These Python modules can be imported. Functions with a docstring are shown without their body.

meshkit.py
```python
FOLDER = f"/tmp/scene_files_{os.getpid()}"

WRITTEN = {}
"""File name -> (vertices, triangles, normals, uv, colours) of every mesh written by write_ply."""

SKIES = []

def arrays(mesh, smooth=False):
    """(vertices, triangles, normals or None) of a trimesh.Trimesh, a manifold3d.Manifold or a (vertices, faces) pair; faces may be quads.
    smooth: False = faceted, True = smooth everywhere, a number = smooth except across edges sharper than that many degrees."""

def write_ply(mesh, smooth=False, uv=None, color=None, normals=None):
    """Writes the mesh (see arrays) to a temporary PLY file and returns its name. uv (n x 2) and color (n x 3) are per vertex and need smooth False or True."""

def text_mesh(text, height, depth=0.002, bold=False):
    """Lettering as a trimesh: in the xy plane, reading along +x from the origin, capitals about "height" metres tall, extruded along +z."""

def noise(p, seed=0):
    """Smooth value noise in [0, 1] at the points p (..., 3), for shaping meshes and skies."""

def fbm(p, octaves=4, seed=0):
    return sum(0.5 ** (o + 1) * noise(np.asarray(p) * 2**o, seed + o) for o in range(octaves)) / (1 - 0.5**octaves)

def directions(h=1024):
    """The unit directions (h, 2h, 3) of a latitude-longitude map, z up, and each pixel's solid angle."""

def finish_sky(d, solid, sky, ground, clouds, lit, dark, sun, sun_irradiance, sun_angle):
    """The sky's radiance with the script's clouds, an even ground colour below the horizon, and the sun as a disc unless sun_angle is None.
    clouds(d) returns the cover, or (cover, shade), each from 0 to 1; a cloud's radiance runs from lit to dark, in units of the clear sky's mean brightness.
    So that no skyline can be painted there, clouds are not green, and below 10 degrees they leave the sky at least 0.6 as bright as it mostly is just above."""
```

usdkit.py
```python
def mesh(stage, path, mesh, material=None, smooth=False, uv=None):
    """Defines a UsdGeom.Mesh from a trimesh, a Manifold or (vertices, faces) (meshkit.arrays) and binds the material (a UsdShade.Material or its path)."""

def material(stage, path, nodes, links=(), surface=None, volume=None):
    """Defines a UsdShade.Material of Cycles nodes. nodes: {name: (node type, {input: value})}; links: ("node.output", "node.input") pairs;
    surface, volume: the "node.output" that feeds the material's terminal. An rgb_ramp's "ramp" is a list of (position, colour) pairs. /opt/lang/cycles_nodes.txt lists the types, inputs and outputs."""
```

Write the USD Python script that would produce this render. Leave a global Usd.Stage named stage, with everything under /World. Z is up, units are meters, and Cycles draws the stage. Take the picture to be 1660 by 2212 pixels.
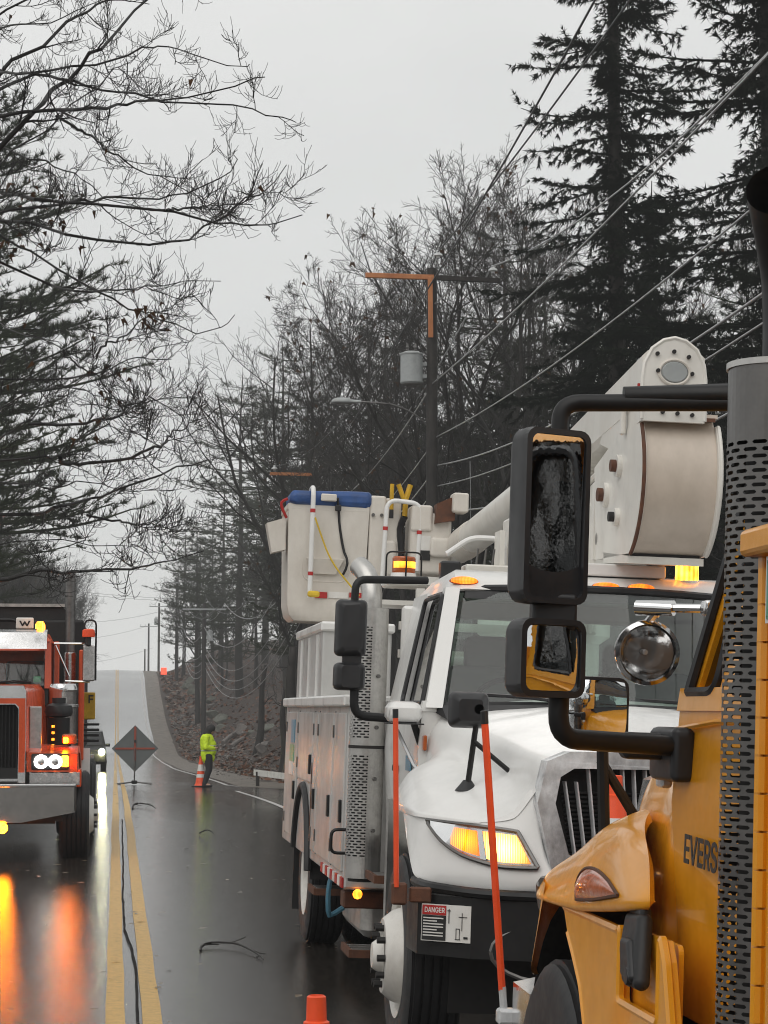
import math, random
import numpy as np, trimesh, manifold3d
from scipy.interpolate import PchipInterpolator
from shapely.geometry import Polygon, Point, LineString
from shapely import affinity
import usdkit, meshkit
from pxr import Usd, UsdGeom, UsdLux, UsdShade, Gf, Sdf

stage = Usd.Stage.CreateInMemory()
UsdGeom.SetStageUpAxis(stage, UsdGeom.Tokens.z)
UsdGeom.SetStageMetersPerUnit(stage, 1.0)
UsdGeom.Xform.Define(stage, '/World')

# ---------------------------------------------------------------- camera
EYE = np.array([0.0, 0.0, 1.66])
PITCH, YAW = math.radians(5.048), math.radians(6.863)
FW = np.array([math.sin(YAW) * math.cos(PITCH), math.cos(YAW) * math.cos(PITCH), math.sin(PITCH)])
RT = np.array([math.cos(YAW), -math.sin(YAW), 0])
UP = np.cross(RT, FW)
cam = UsdGeom.Camera.Define(stage, '/World/camera')
cam.CreateHorizontalApertureAttr(36.0)
cam.CreateVerticalApertureAttr(48.0)
cam.CreateFocalLengthAttr(36.0 * 4800 / 1660)
cam.CreateClippingRangeAttr(Gf.Vec2f(0.1, 5000))
cam.CreateExposureAttr(0.28)
m = Gf.Matrix4d(1)
for i, v in enumerate((RT, UP, -FW, EYE)):
    m.SetRow(i, Gf.Vec4d(*map(float, v), 1.0 if i == 3 else 0.0))
cam.AddTransformOp().Set(m)

# ---------------------------------------------------------------- overcast sky and soft daylight
SUN_EL, SUN_ROT = math.radians(48), math.radians(205)
sky = UsdLux.DomeLight.Define(stage, '/World/sky')
sky_mat = usdkit.material(stage, '/World/Looks/overcast_sky', {
    'sky': ('sky_texture', {'sky_type': 'single_scattering', 'sun_disc': False, 'sun_elevation': SUN_EL, 'sun_rotation': SUN_ROT}),
    'tc': ('texture_coordinate', {}),
    'map': ('mapping', {'scale': (1.6, 1.6, 3.4)}),
    'n': ('noise_texture', {'scale': 1.5, 'detail': 5.0, 'roughness': 0.5}),
    'r': ('rgb_ramp', {'ramp': [(0.25, (5.0, 5.05, 5.0)), (0.5, (5.65, 5.68, 5.58)), (0.75, (6.45, 6.45, 6.32))]}),
    'm': ('mix', {'fac': 0.97}),
    'b': ('background_shader', {'strength': 0.11})},
    [('tc.generated', 'map.vector'), ('map.vector', 'n.vector'), ('n.fac', 'r.fac'), ('sky.color', 'm.color1'), ('r.color', 'm.color2'),
     ('m.color', 'b.color')], surface='b.background')
UsdShade.MaterialBindingAPI.Apply(sky.GetPrim()).Bind(sky_mat)
sky.GetPrim().SetCustomDataByKey('kind', 'structure')
sun = UsdLux.DistantLight.Define(stage, '/World/sun')
sun.CreateNormalizeAttr(True)
sun.CreateIntensityAttr(0.26)
sun.CreateAngleAttr(70.0)
sun.CreateColorAttr(Gf.Vec3f(1.0, 0.965, 0.92))
sd = np.array([math.sin(SUN_ROT) * math.cos(SUN_EL), math.cos(SUN_ROT) * math.cos(SUN_EL), math.sin(SUN_EL)])
sx = np.cross([0, 0, 1], sd); sx /= np.linalg.norm(sx); sy = np.cross(sd, sx)
m = Gf.Matrix4d(1)
for i, v in enumerate((sx, sy, sd)):
    m.SetRow(i, Gf.Vec4d(*map(float, v), 0.0))
sun.AddTransformOp().Set(m)

# ---------------------------------------------------------------- helpers
_used = {}
def numbered(parent, name):
    k = (parent, name); n = _used.get(k, 0); _used[k] = n + 1
    return name if n == 0 else f'{name}_{n:03d}'
def ppath(parent):
    return '/World' if parent is None else str(parent.GetPath())
def tag(p, label=None, cat=None, group=None, kind=None):
    for k, v in (('label', label), ('category', cat), ('group', group), ('kind', kind)):
        if v: p.SetCustomDataByKey(k, v)
    return p
def thing(name, label, cat, loc=(0, 0, 0), rz=0.0, group=None, roll=0.0, scale=None, kind=None):
    x = UsdGeom.Xform.Define(stage, '/World/' + numbered('/World', name))
    x.AddTranslateOp().Set(Gf.Vec3d(*map(float, loc)))
    if rz: x.AddRotateZOp().Set(float(rz))
    if roll: x.AddRotateYOp().Set(float(roll))
    if scale is not None: x.AddScaleOp().Set(Gf.Vec3f(*([float(scale)] * 3 if np.ndim(scale) == 0 else map(float, scale))))
    return tag(x.GetPrim(), label, cat, group, kind)
def obj(name, mesh, mat, parent=None, smooth=False, label=None):
    par = ppath(parent)
    if isinstance(mesh, (list,)): mesh = cat(mesh)
    p = usdkit.mesh(stage, par + '/' + numbered(par, name), mesh, mat, smooth).GetPrim()
    if label: p.SetCustomDataByKey('label', label)
    return p
def struct(name, mesh, mat, smooth=False):
    return tag(obj(name, mesh, mat, None, smooth), kind='structure')
def copy_of(proto, name, label, catg, loc, rz=0.0, group=None, scale=1.0):
    t = thing(name, label, catg, loc, rz, group, scale=scale)
    t.GetReferences().AddInternalReference(proto)
    t.SetInstanceable(True)
    return t

def cat(ms):
    vs, fs, n = [], [], 0
    for a in ms:
        if a is None: continue
        v, f, _ = meshkit.arrays(a)
        vs.append(v); fs.append(f + n); n += len(v)
    return trimesh.Trimesh(np.vstack(vs), np.vstack(fs), process=False)
def rotm(r):
    return trimesh.transformations.euler_matrix(*[math.radians(a) for a in r])
def box(c, s, r=None, bev=0.0):
    s = np.array(s, float)
    if bev > 0:
        b = min(bev, s.min() * 0.49); h = s / 2; pts = []
        for sx_ in (-1, 1):
            for sy_ in (-1, 1):
                for sz_ in (-1, 1):
                    q = np.array([sx_, sy_, sz_])
                    for k in range(3):
                        d = np.full(3, b); d[k] = 0; pts.append(q * (h - d))
                    pts.append(q * (h - b * 0.42))
        o = manifold3d.Manifold.hull_points(np.array(pts)).to_mesh()
        o = trimesh.Trimesh(o.vert_properties[:, :3], o.tri_verts, process=False)
    else:
        o = trimesh.creation.box(s)
    if r is not None: o.apply_transform(rotm(r))
    o.apply_translation(c)
    return o
def hull(pts):
    o = manifold3d.Manifold.hull_points(np.asarray(pts, float)).to_mesh()
    return trimesh.Trimesh(o.vert_properties[:, :3], o.tri_verts, process=False)
def rbox(c, s, rad, r=None, n=3):
    """box with round corners"""
    sp = trimesh.creation.uv_sphere(radius=1.0, count=[2 * n, 4 * n]).vertices
    h = np.array(s) / 2; rad = np.minimum(np.full(3, rad), h * 0.999)
    o = hull(np.vstack([sp * rad + (h - rad) * q for q in np.array(np.meshgrid([-1, 1], [-1, 1], [-1, 1])).reshape(3, -1).T]))
    if r is not None: o.apply_transform(rotm(r))
    o.apply_translation(c)
    return o
def tubes(P, R, sides=4, cap=False):
    """P (N,n,3) polylines, R (N,n) radii -> one mesh, vectorised"""
    P = np.asarray(P, float); R = np.asarray(R, float); N, n, _ = P.shape
    t = np.gradient(P, axis=1); t /= np.linalg.norm(t, axis=2, keepdims=True) + 1e-12
    mean = P[:, -1] - P[:, 0]; mean /= np.linalg.norm(mean, axis=1, keepdims=True) + 1e-12
    ref = np.where(np.abs(mean[:, 2:]) < 0.8, [0, 0, 1.0], [1.0, 0, 0])[:, None]
    a = np.cross(t, ref); a /= np.linalg.norm(a, axis=2, keepdims=True) + 1e-12
    b = np.cross(t, a); ang = np.arange(sides) * 2 * np.pi / sides
    v = P[:, :, None] + R[:, :, None, None] * (np.cos(ang)[:, None] * a[:, :, None] + np.sin(ang)[:, None] * b[:, :, None])
    i, j = np.meshgrid(np.arange(n - 1), np.arange(sides), indexing='ij'); k = (j + 1) % sides
    q = np.stack([i * sides + j, i * sides + k, (i + 1) * sides + k, (i + 1) * sides + j], -1).reshape(-1, 4)
    f = np.vstack([q[:, [0, 2, 1]], q[:, [0, 3, 2]]])
    if cap:
        c0 = [[0, j + 1, j] for j in range(1, sides - 1)]; e = (n - 1) * sides
        f = np.vstack([f, np.array(c0)[:, ::-1], [[e, e + j, e + j + 1] for j in range(1, sides - 1)]])
        f = f
    F = (f[None] + (np.arange(N) * n * sides)[:, None, None]).reshape(-1, 3)
    return trimesh.Trimesh(v.reshape(-1, 3), F, process=False)
def tube(pts, r, sides=8, cap=True):
    pts = np.asarray(pts, float); r = np.broadcast_to(np.asarray(r, float), (len(pts),))
    # parallel-transport frames
    t = np.gradient(pts, axis=0); t /= np.linalg.norm(t, axis=1, keepdims=True) + 1e-12
    a = np.cross(t[0], [0, 0, 1.0] if abs(t[0, 2]) < 0.9 else [1.0, 0, 0]); a /= np.linalg.norm(a)
    V = []; ang = np.arange(sides) * 2 * np.pi / sides
    for i in range(len(pts)):
        a = a - t[i] * (a @ t[i]); a /= np.linalg.norm(a); b = np.cross(t[i], a)
        V.append(pts[i] + r[i] * (np.cos(ang)[:, None] * a + np.sin(ang)[:, None] * b))
    V = np.vstack(V); n = len(pts); f = []
    for i in range(n - 1):
        for j in range(sides):
            k = (j + 1) % sides; p, q, u, w = i * sides + j, i * sides + k, (i + 1) * sides + k, (i + 1) * sides + j
            f += [[p, q, u], [p, u, w]]
    if cap:
        e = (n - 1) * sides
        f += [[0, j + 1, j] for j in range(1, sides - 1)] + [[e, e + j, e + j + 1] for j in range(1, sides - 1)]
    return trimesh.Trimesh(V, f, process=False)
def bend(pts, rad=0.05, n=5):
    """round the corners of a polyline"""
    pts = [np.array(p, float) for p in pts]; out = [pts[0]]
    for i in range(1, len(pts) - 1):
        a, b, c = pts[i - 1], pts[i], pts[i + 1]
        u, w = a - b, c - b; lu, lw = np.linalg.norm(u), np.linalg.norm(w); d = min(rad, lu * 0.45, lw * 0.45)
        p0, p2 = b + u / lu * d, b + w / lw * d
        for t in np.linspace(0, 1, n): out.append((1 - t) ** 2 * p0 + 2 * t * (1 - t) * b + t * t * p2)
    out.append(pts[-1])
    return np.array(out)
def curve(pts, n):
    pts = np.asarray(pts, float); s = np.r_[0, np.cumsum(np.linalg.norm(np.diff(pts, axis=0), axis=1))]
    return PchipInterpolator(s / s[-1], pts, axis=0)(np.linspace(0, 1, n))
def cyl(p0, p1, r, sides=16, r2=None):
    return tube([p0, p1], [r, r if r2 is None else r2], sides)
def lathe(prof, c=(0, 0, 0), axis='z', n=24):
    """prof: (radius, height) pairs, closed by the axis"""
    o = trimesh.creation.revolve(np.array(prof, float), sections=n)
    if axis == 'x': o.apply_transform(trimesh.transformations.rotation_matrix(math.pi / 2, [0, 1, 0]))
    if axis == 'y': o.apply_transform(trimesh.transformations.rotation_matrix(-math.pi / 2, [1, 0, 0]))
    o.apply_translation(c)
    return o
def prism(poly, h, M=None):
    """poly in local xy extruded to +z by h, then 4x4 M"""
    if not hasattr(poly, 'exterior'): poly = Polygon(poly)
    o = trimesh.creation.extrude_polygon(poly, h, engine='earcut')
    if M is not None: o.apply_transform(M)
    return o
def frame(o, x, y):
    """4x4 with columns x, y, x cross y"""
    x = np.array(x, float); x /= np.linalg.norm(x); y = np.array(y, float); y -= x * (x @ y); y /= np.linalg.norm(y)
    M = np.eye(4); M[:3, 0], M[:3, 1], M[:3, 2], M[:3, 3] = x, y, np.cross(x, y), o
    return M
def prism_x(poly, x0, x1):
    """(y,z) outline extruded along x"""
    return prism(poly, x1 - x0, frame((x0, 0, 0), (0, 1, 0), (0, 0, 1)))
def prism_y(poly, y0, y1):
    """(x,z) outline extruded along y from y0 to y1"""
    return prism(poly, y1 - y0, frame((0, y1, 0), (1, 0, 0), (0, 0, 1)))
def rrect(x0, y0, x1, y1, r):
    return Polygon([(x0 + r, y0 + r), (x1 - r, y0 + r), (x1 - r, y1 - r), (x0 + r, y1 - r)]).buffer(r, quad_segs=4)
def grid(G, nu=None, nv=None, thick=0.0, flip=False):
    """smooth surface through a grid of points (rows, cols, 3), optionally with thickness"""
    G = np.asarray(G, float)
    if nu: G = PchipInterpolator(np.linspace(0, 1, G.shape[0]), G, axis=0)(np.linspace(0, 1, nu))
    if nv: G = PchipInterpolator(np.linspace(0, 1, G.shape[1]), G, axis=1)(np.linspace(0, 1, nv))
    a, b = G.shape[:2]
    i, j = np.meshgrid(np.arange(a - 1), np.arange(b - 1), indexing='ij'); i, j = i.ravel(), j.ravel()
    q = np.stack([i * b + j, (i + 1) * b + j, (i + 1) * b + j + 1, i * b + j + 1], 1)
    f = np.vstack([q[:, [0, 1, 2]], q[:, [0, 2, 3]]])
    if flip: f = f[:, ::-1]
    v = G.reshape(-1, 3)
    if thick:
        m_ = trimesh.Trimesh(v, f, process=False); nrm = m_.vertex_normals
        e = [k for k in range(b)] + [k * b + b - 1 for k in range(1, a)] + [(a - 1) * b + k for k in range(b - 2, -1, -1)] + [k * b for k in range(a - 2, 0, -1)]
        e = np.array(e); e2 = np.roll(e, -1); n = len(v)
        side = np.vstack([np.stack([e, e + n, e2], 1), np.stack([e2, e + n, e2 + n], 1)])
        if not flip: side = side[:, ::-1]
        v = np.vstack([v, v - nrm * thick]); f = np.vstack([f, f[:, ::-1] + n, side[:, ::-1]])
    return trimesh.Trimesh(v, f, process=False)
def mirx(m_):
    o = m_.copy(); o.vertices[:, 0] *= -1; o.faces = o.faces[:, ::-1]
    return o
def moved(m_, t=(0, 0, 0), r=None, s=None):
    o = m_.copy()
    if s is not None: o.apply_scale(s)
    if r is not None: o.apply_transform(rotm(r))
    o.apply_translation(t)
    return o
def pix(px, py, Y):
    """point at road distance Y on the line of sight through a measured spot of the survey photograph (1660 wide)"""
    r = FW + RT * (px - 830) / 4800 + UP * (1106 - py) / 4800
    return EYE + r * (Y / r[1])

# ---------------------------------------------------------------- materials
LOOK = {}
def look(name, nodes, links, surface='p.BSDF', volume=None):
    LOOK[name] = usdkit.material(stage, '/World/Looks/' + name, nodes, links, surface=surface, volume=volume)
    return LOOK[name]
def plain(name, color, rough=0.5, metal=0.0, coat=0.0, vary=0.12, scale=6.0, bump=0.0, bscale=60.0, dirt=None, dirt_amt=0.5, spec=0.5, rvar=0.1):
    """principled surface whose colour and gloss wander a little with noise; dirt: a second colour in patches"""
    c = np.array(color, float)
    nodes = {'g': ('texture_coordinate', {}),
             'n': ('noise_texture', {'scale': scale, 'detail': 5.0, 'roughness': 0.6}),
             'r': ('rgb_ramp', {'ramp': [(0.3, tuple(c * (1 - vary))), (0.7, tuple(np.minimum(c * (1 + vary), 1)))]}),
             'mr': ('map_range', {'from_min': 0.3, 'from_max': 0.7, 'to_min': max(rough - rvar, 0.01), 'to_max': rough + rvar, 'clamp': True}),
             'p': ('principled_bsdf', {'metallic': metal, 'coat_weight': coat, 'coat_roughness': 0.06, 'specular_ior_level': spec})}
    links = [('g.object', 'n.vector'), ('n.fac', 'r.fac'), ('n.fac', 'mr.value'), ('mr.result', 'p.roughness')]
    if dirt is not None:
        nodes['dn'] = ('noise_texture', {'scale': scale * 0.6, 'detail': 8.0, 'roughness': 0.7})
        nodes['dm'] = ('mapping', {'scale': (1.0, 1.0, 0.45)})
        nodes['dr'] = ('map_range', {'from_min': 0.45, 'from_max': 0.75, 'to_min': 0.0, 'to_max': dirt_amt, 'clamp': True})
        nodes['mx'] = ('mix', {'color2': dirt})
        links += [('g.object', 'dm.vector'), ('dm.vector', 'dn.vector'), ('dn.fac', 'dr.value'), ('dr.result', 'mx.fac'), ('r.color', 'mx.color1'), ('mx.color', 'p.base_color')]
    else:
        links.append(('r.color', 'p.base_color'))
    if bump:
        nodes['bn'] = ('noise_texture', {'scale': bscale, 'detail': 4.0})
        nodes['b'] = ('bump', {'strength': bump, 'distance': 0.01})
        links += [('g.object', 'bn.vector'), ('bn.fac', 'b.height'), ('b.normal', 'p.normal')]
    return look(name, nodes, links)
def lit_lens(name, edge, core, strength, centre=None, rad=0.1, flute=40.0):
    """a fluted lens lit by the bulb behind it: hottest at the bulb, ribbed, coloured at the rim; centre is (|x|, z) of the bulb on its vehicle"""
    nodes = {'g': ('texture_coordinate', {}), 'w': ('wave_texture', {'wave_type': 'bands', 'bands_direction': 'x', 'scale': flute, 'distortion': 0.6, 'detail': 1.0}),
             'wr': ('map_range', {'from_min': 0.0, 'from_max': 1.0, 'to_min': 0.45, 'to_max': 1.0}), 'mu': ('math', {'math_type': 'multiply'}),
             'r': ('rgb_ramp', {'ramp': [(0.0, edge), (0.7, core)]}), 'st': ('map_range', {'from_min': 0.0, 'from_max': 0.9, 'to_min': strength * 0.1, 'to_max': strength}),
             'p': ('principled_bsdf', {'base_color': edge, 'roughness': 0.15})}
    links = [('g.object', 'w.vector'), ('w.fac', 'wr.value'), ('wr.result', 'mu.value1'), ('mu.value', 'r.fac'), ('mu.value', 'st.value'), ('r.color', 'p.emission_color'), ('st.result', 'p.emission_strength')]
    if centre:
        nodes.update({'ab': ('vector_math', {'math_type': 'absolute'}), 'fl': ('vector_math', {'math_type': 'multiply', 'vector2': (1, 0, 1)}), 'ds': ('vector_math', {'math_type': 'distance', 'vector2': (centre[0], 0, centre[1])}),
                      'mr': ('map_range', {'from_min': 0.0, 'from_max': rad, 'to_min': 1.0, 'to_max': 0.12, 'clamp': True})})
        links += [('g.object', 'ab.vector1'), ('ab.vector', 'fl.vector1'), ('fl.vector', 'ds.vector1'), ('ds.value', 'mr.value'), ('mr.result', 'mu.value2')]
    else:
        nodes.update({'n': ('noise_texture', {'scale': 14.0, 'detail': 1.0}), 'mr': ('map_range', {'from_min': 0.3, 'from_max': 0.7, 'to_min': 0.35, 'to_max': 1.0, 'clamp': True})})
        links += [('g.object', 'n.vector'), ('n.fac', 'mr.value'), ('mr.result', 'mu.value2')]
    return look(name, nodes, links)
def lamp(name, color, strength, core=None):
    """a lit lens: coloured plastic that glows"""
    return look(name, {'g': ('texture_coordinate', {}), 'n': ('voronoi_texture', {'scale': 60.0}),
                       'mr': ('map_range', {'from_min': 0.0, 'from_max': 0.7, 'to_min': strength * 1.35, 'to_max': strength * 0.55}),
                       'p': ('principled_bsdf', {'base_color': color, 'roughness': 0.15, 'emission_color': core or color})},
                [('g.object', 'n.vector'), ('n.distance', 'mr.value'), ('mr.result', 'p.emission_strength')])
def glass(name, tint=(0.75, 0.8, 0.78), refl=1.0):
    return look(name, {'f': ('fresnel', {'IOR': 1.5}), 'fm': ('math', {'math_type': 'multiply', 'value2': refl, 'use_clamp': True}),
                       't': ('transparent_bsdf', {'color': tint}), 'gl': ('glossy_bsdf', {'color': (0.95, 0.95, 0.95), 'roughness': 0.02}),
                       'm': ('mix_closure', {})},
                [('f.fac', 'fm.value1'), ('fm.value', 'm.fac'), ('t.BSDF', 'm.closure1'), ('gl.BSDF', 'm.closure2')], surface='m.closure')

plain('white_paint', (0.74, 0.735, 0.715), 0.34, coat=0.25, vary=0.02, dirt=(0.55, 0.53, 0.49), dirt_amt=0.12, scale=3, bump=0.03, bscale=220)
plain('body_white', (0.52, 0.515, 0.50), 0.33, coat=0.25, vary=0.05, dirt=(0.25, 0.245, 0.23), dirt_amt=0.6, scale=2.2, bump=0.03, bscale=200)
plain('boom_white', (0.72, 0.70, 0.65), 0.4, coat=0.2, vary=0.05, dirt=(0.4, 0.35, 0.28), dirt_amt=0.4, scale=4)
plain('fibreglass', (0.66, 0.62, 0.56), 0.45, vary=0.06, dirt=(0.38, 0.33, 0.27), dirt_amt=0.5, scale=3, bump=0.05, bscale=30)
plain('boom_cover', (0.60, 0.52, 0.44), 0.35, vary=0.05, dirt=(0.35, 0.29, 0.22), dirt_amt=0.45, scale=5, bump=0.1, bscale=8)
plain('yellow_paint', (0.80, 0.33, 0.010), 0.28, coat=0.4, vary=0.03, dirt=(0.55, 0.21, 0.01), dirt_amt=0.3, scale=3, bump=0.07, bscale=300)
plain('orange_paint', (0.62, 0.075, 0.012), 0.3, coat=0.4, vary=0.08, scale=4)
plain('black_plastic', (0.014, 0.014, 0.0155), 0.42, vary=0.15, bump=0.05, bscale=300, scale=10)
plain('black_metal', (0.009, 0.009, 0.0095), 0.42, vary=0.2, scale=8, dirt=(0.02, 0.018, 0.016), dirt_amt=0.3, spec=0.35)
plain('undercarriage', (0.012, 0.011, 0.011), 0.7, vary=0.3, scale=8, dirt=(0.03, 0.025, 0.02), dirt_amt=0.4)
plain('rubber', (0.013, 0.013, 0.014), 0.55, vary=0.2, scale=12, bump=0.1, bscale=90)
plain('chrome', (0.72, 0.72, 0.72), 0.1, metal=1.0, vary=0.05, rvar=0.05)
plain('worn_chrome', (0.6, 0.59, 0.58), 0.24, metal=1.0, vary=0.15, scale=7, rvar=0.12)
plain('dark_chrome', (0.34, 0.325, 0.31), 0.14, metal=1.0, vary=0.1, scale=5, rvar=0.05)
plain('grille_chrome', (0.66, 0.67, 0.68), 0.2, metal=0.35, vary=0.3, scale=9, dirt=(0.09, 0.09, 0.095), dirt_amt=0.8)
plain('bar_chrome', (0.6, 0.61, 0.62), 0.25, metal=0.25, vary=0.15, scale=12)
plain('aluminium', (0.50, 0.49, 0.47), 0.34, metal=0.9, vary=0.1, scale=5, rvar=0.1)
plain('dark_steel', (0.16, 0.155, 0.15), 0.36, metal=0.85, vary=0.2, scale=6)
plain('wheel_white', (0.66, 0.64, 0.6), 0.35, vary=0.06, dirt=(0.25, 0.21, 0.16), dirt_amt=0.5, scale=6)
plain('rust', (0.10, 0.038, 0.018), 0.7, vary=0.4, scale=12, bump=0.2, bscale=40)
plain('blue_tarp', (0.018, 0.062, 0.2), 0.45, vary=0.3, scale=9)
plain('orange_plastic', (0.85, 0.085, 0.018), 0.42, vary=0.08, scale=9, dirt=(0.3, 0.07, 0.03), dirt_amt=0.3)
plain('white_sleeve', (0.7, 0.68, 0.66), 0.4, vary=0.06, dirt=(0.3, 0.26, 0.22), dirt_amt=0.4)
plain('amber_lens', (0.42, 0.09, 0.015), 0.18, vary=0.15, scale=30, coat=0.5)
plain('yellow_tool', (0.55, 0.32, 0.01), 0.5, vary=0.2, dirt=(0.1, 0.06, 0.02), dirt_amt=0.6)
plain('yellow_rope', (0.62, 0.42, 0.03), 0.7)
plain('red_print', (0.42, 0.02, 0.018), 0.45)
plain('black_print', (0.012, 0.012, 0.012), 0.45)
plain('white_print', (0.72, 0.71, 0.68), 0.4, vary=0.05, dirt=(0.42, 0.36, 0.28), dirt_amt=0.5)
plain('blue_print', (0.1, 0.26, 0.36), 0.4)
plain('green_print', (0.12, 0.34, 0.2), 0.4)
plain('seat_grey', (0.17, 0.19, 0.185), 0.8, vary=0.1)
plain('interior_dark', (0.03, 0.032, 0.032), 0.7, vary=0.2)
plain('interior_grey', (0.12, 0.135, 0.13), 0.7, vary=0.2)
plain('grey_enamel', (0.33, 0.35, 0.35), 0.35, vary=0.06, dirt=(0.2, 0.19, 0.17), dirt_amt=0.3)
plain('porcelain', (0.62, 0.64, 0.64), 0.2, vary=0.05, coat=0.5)
plain('wire_metal', (0.36, 0.365, 0.37), 0.3, vary=0.1, metal=0.4)
plain('wire_dark', (0.03, 0.03, 0.032), 0.5)
look('mirror_glass', {'p': ('principled_bsdf', {'base_color': (0.74, 0.76, 0.77), 'metallic': 1.0, 'roughness': 0.025}),
                      'g': ('texture_coordinate', {}), 'n': ('voronoi_texture', {'scale': 110.0}), 'b': ('bump', {'strength': 0.012, 'distance': 0.002})},
     [('g.object', 'n.vector'), ('n.distance', 'b.height'), ('b.normal', 'p.normal')])
glass('windscreen_glass', (0.74, 0.83, 0.79), 1.3)
glass('side_glass', (0.10, 0.12, 0.115), 1.6)
glass('dark_glass', (0.05, 0.06, 0.057), 0.9)
glass('lens_glass', (0.93, 0.93, 0.93), 1.0)
lit_lens('amber_lamp', (1.0, 0.13, 0.003), (1.0, 0.36, 0.03), 5.0)
lit_lens('beacon_lamp', (1.0, 0.16, 0.003), (1.0, 0.4, 0.04), 7.0, None, 0.1, 12.0)
lit_lens('turn_lamp', (1.0, 0.13, 0.003), (1.0, 0.27, 0.006), 4.0, (1.0, 1.115), 0.10)
lit_lens('marker_lamp', (1.0, 0.12, 0.003), (1.0, 0.26, 0.02), 2.2)
lit_lens('head_lamp', (1.0, 0.30, 0.03), (1.0, 0.66, 0.24), 5.0, (0.84, 1.085), 0.125, 30.0)
lamp('strong_turn_lamp', (1.0, 0.20, 0.002), 105.0)
lamp('white_lamp', (1.0, 0.93, 0.85), 16.0)
lamp('car_lamp', (1.0, 0.97, 0.5), 250.0)
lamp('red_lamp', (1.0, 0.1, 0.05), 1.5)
M = LOOK
# ---------------------------------------------------------------- ground, road and paint
_prof = PchipInterpolator([-200, -80, 0, 35, 62, 100, 140, 160, 180, 215, 240, 252, 262, 300, 420, 800],
                          [0.6, 0.2, 0, -0.02, -0.43, -0.98, -1.5, -1.60, -0.75, 2.5, 5.1, 5.95, 6.0, 4.6, 1.5, -6])
def road_z(X, Y):
    return _prof(Y) - 0.035 * np.clip(np.abs(X) - 0.15, 0, 5.5)
def sstep(a, b, x):
    t = np.clip((x - a) / (b - a), 0, 1); return t * t * (3 - 2 * t)
def ground_z(X, Y):
    X, Y = np.asarray(X, float), np.asarray(Y, float)
    z = road_z(X, Y)
    right = sstep(5.2, 13, X) * (0.4 + 2.6 * sstep(58, 95, Y) + 1.5 * sstep(110, 150, Y) - 1.2 * sstep(215, 250, Y)) + 0.04 * np.clip(X - 13, 0, 60)
    left = sstep(4.5, 12, -X) * (0.5 + 1.2 * sstep(60, 140, Y)) + 0.05 * np.clip(-X - 12, 0, 60)
    n = meshkit.fbm(np.stack([X * 0.35, Y * 0.22, 0 * X], -1), 4, 3) - 0.5
    rough = sstep(3.9, 7.5, np.abs(X))
    return z + right + left + n * rough * (0.9 + 0.6 * sstep(8, 16, np.abs(X))) - 0.03 * (1 - sstep(3.9, 5.0, np.abs(X)))
xs = np.unique(np.r_[np.linspace(-260, -40, 12), np.linspace(-40, -6, 40), np.linspace(-6, 6, 40), np.linspace(6, 26, 60), np.linspace(26, 60, 16), np.linspace(60, 300, 8)])
ys = np.unique(np.r_[np.linspace(-160, 0, 30), np.linspace(0, 60, 60), np.linspace(60, 180, 130), np.linspace(180, 270, 70), np.linspace(270, 900, 24)])
GX, GY = np.meshgrid(xs, ys, indexing='ij')
gz = ground_z(GX, GY)
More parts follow.
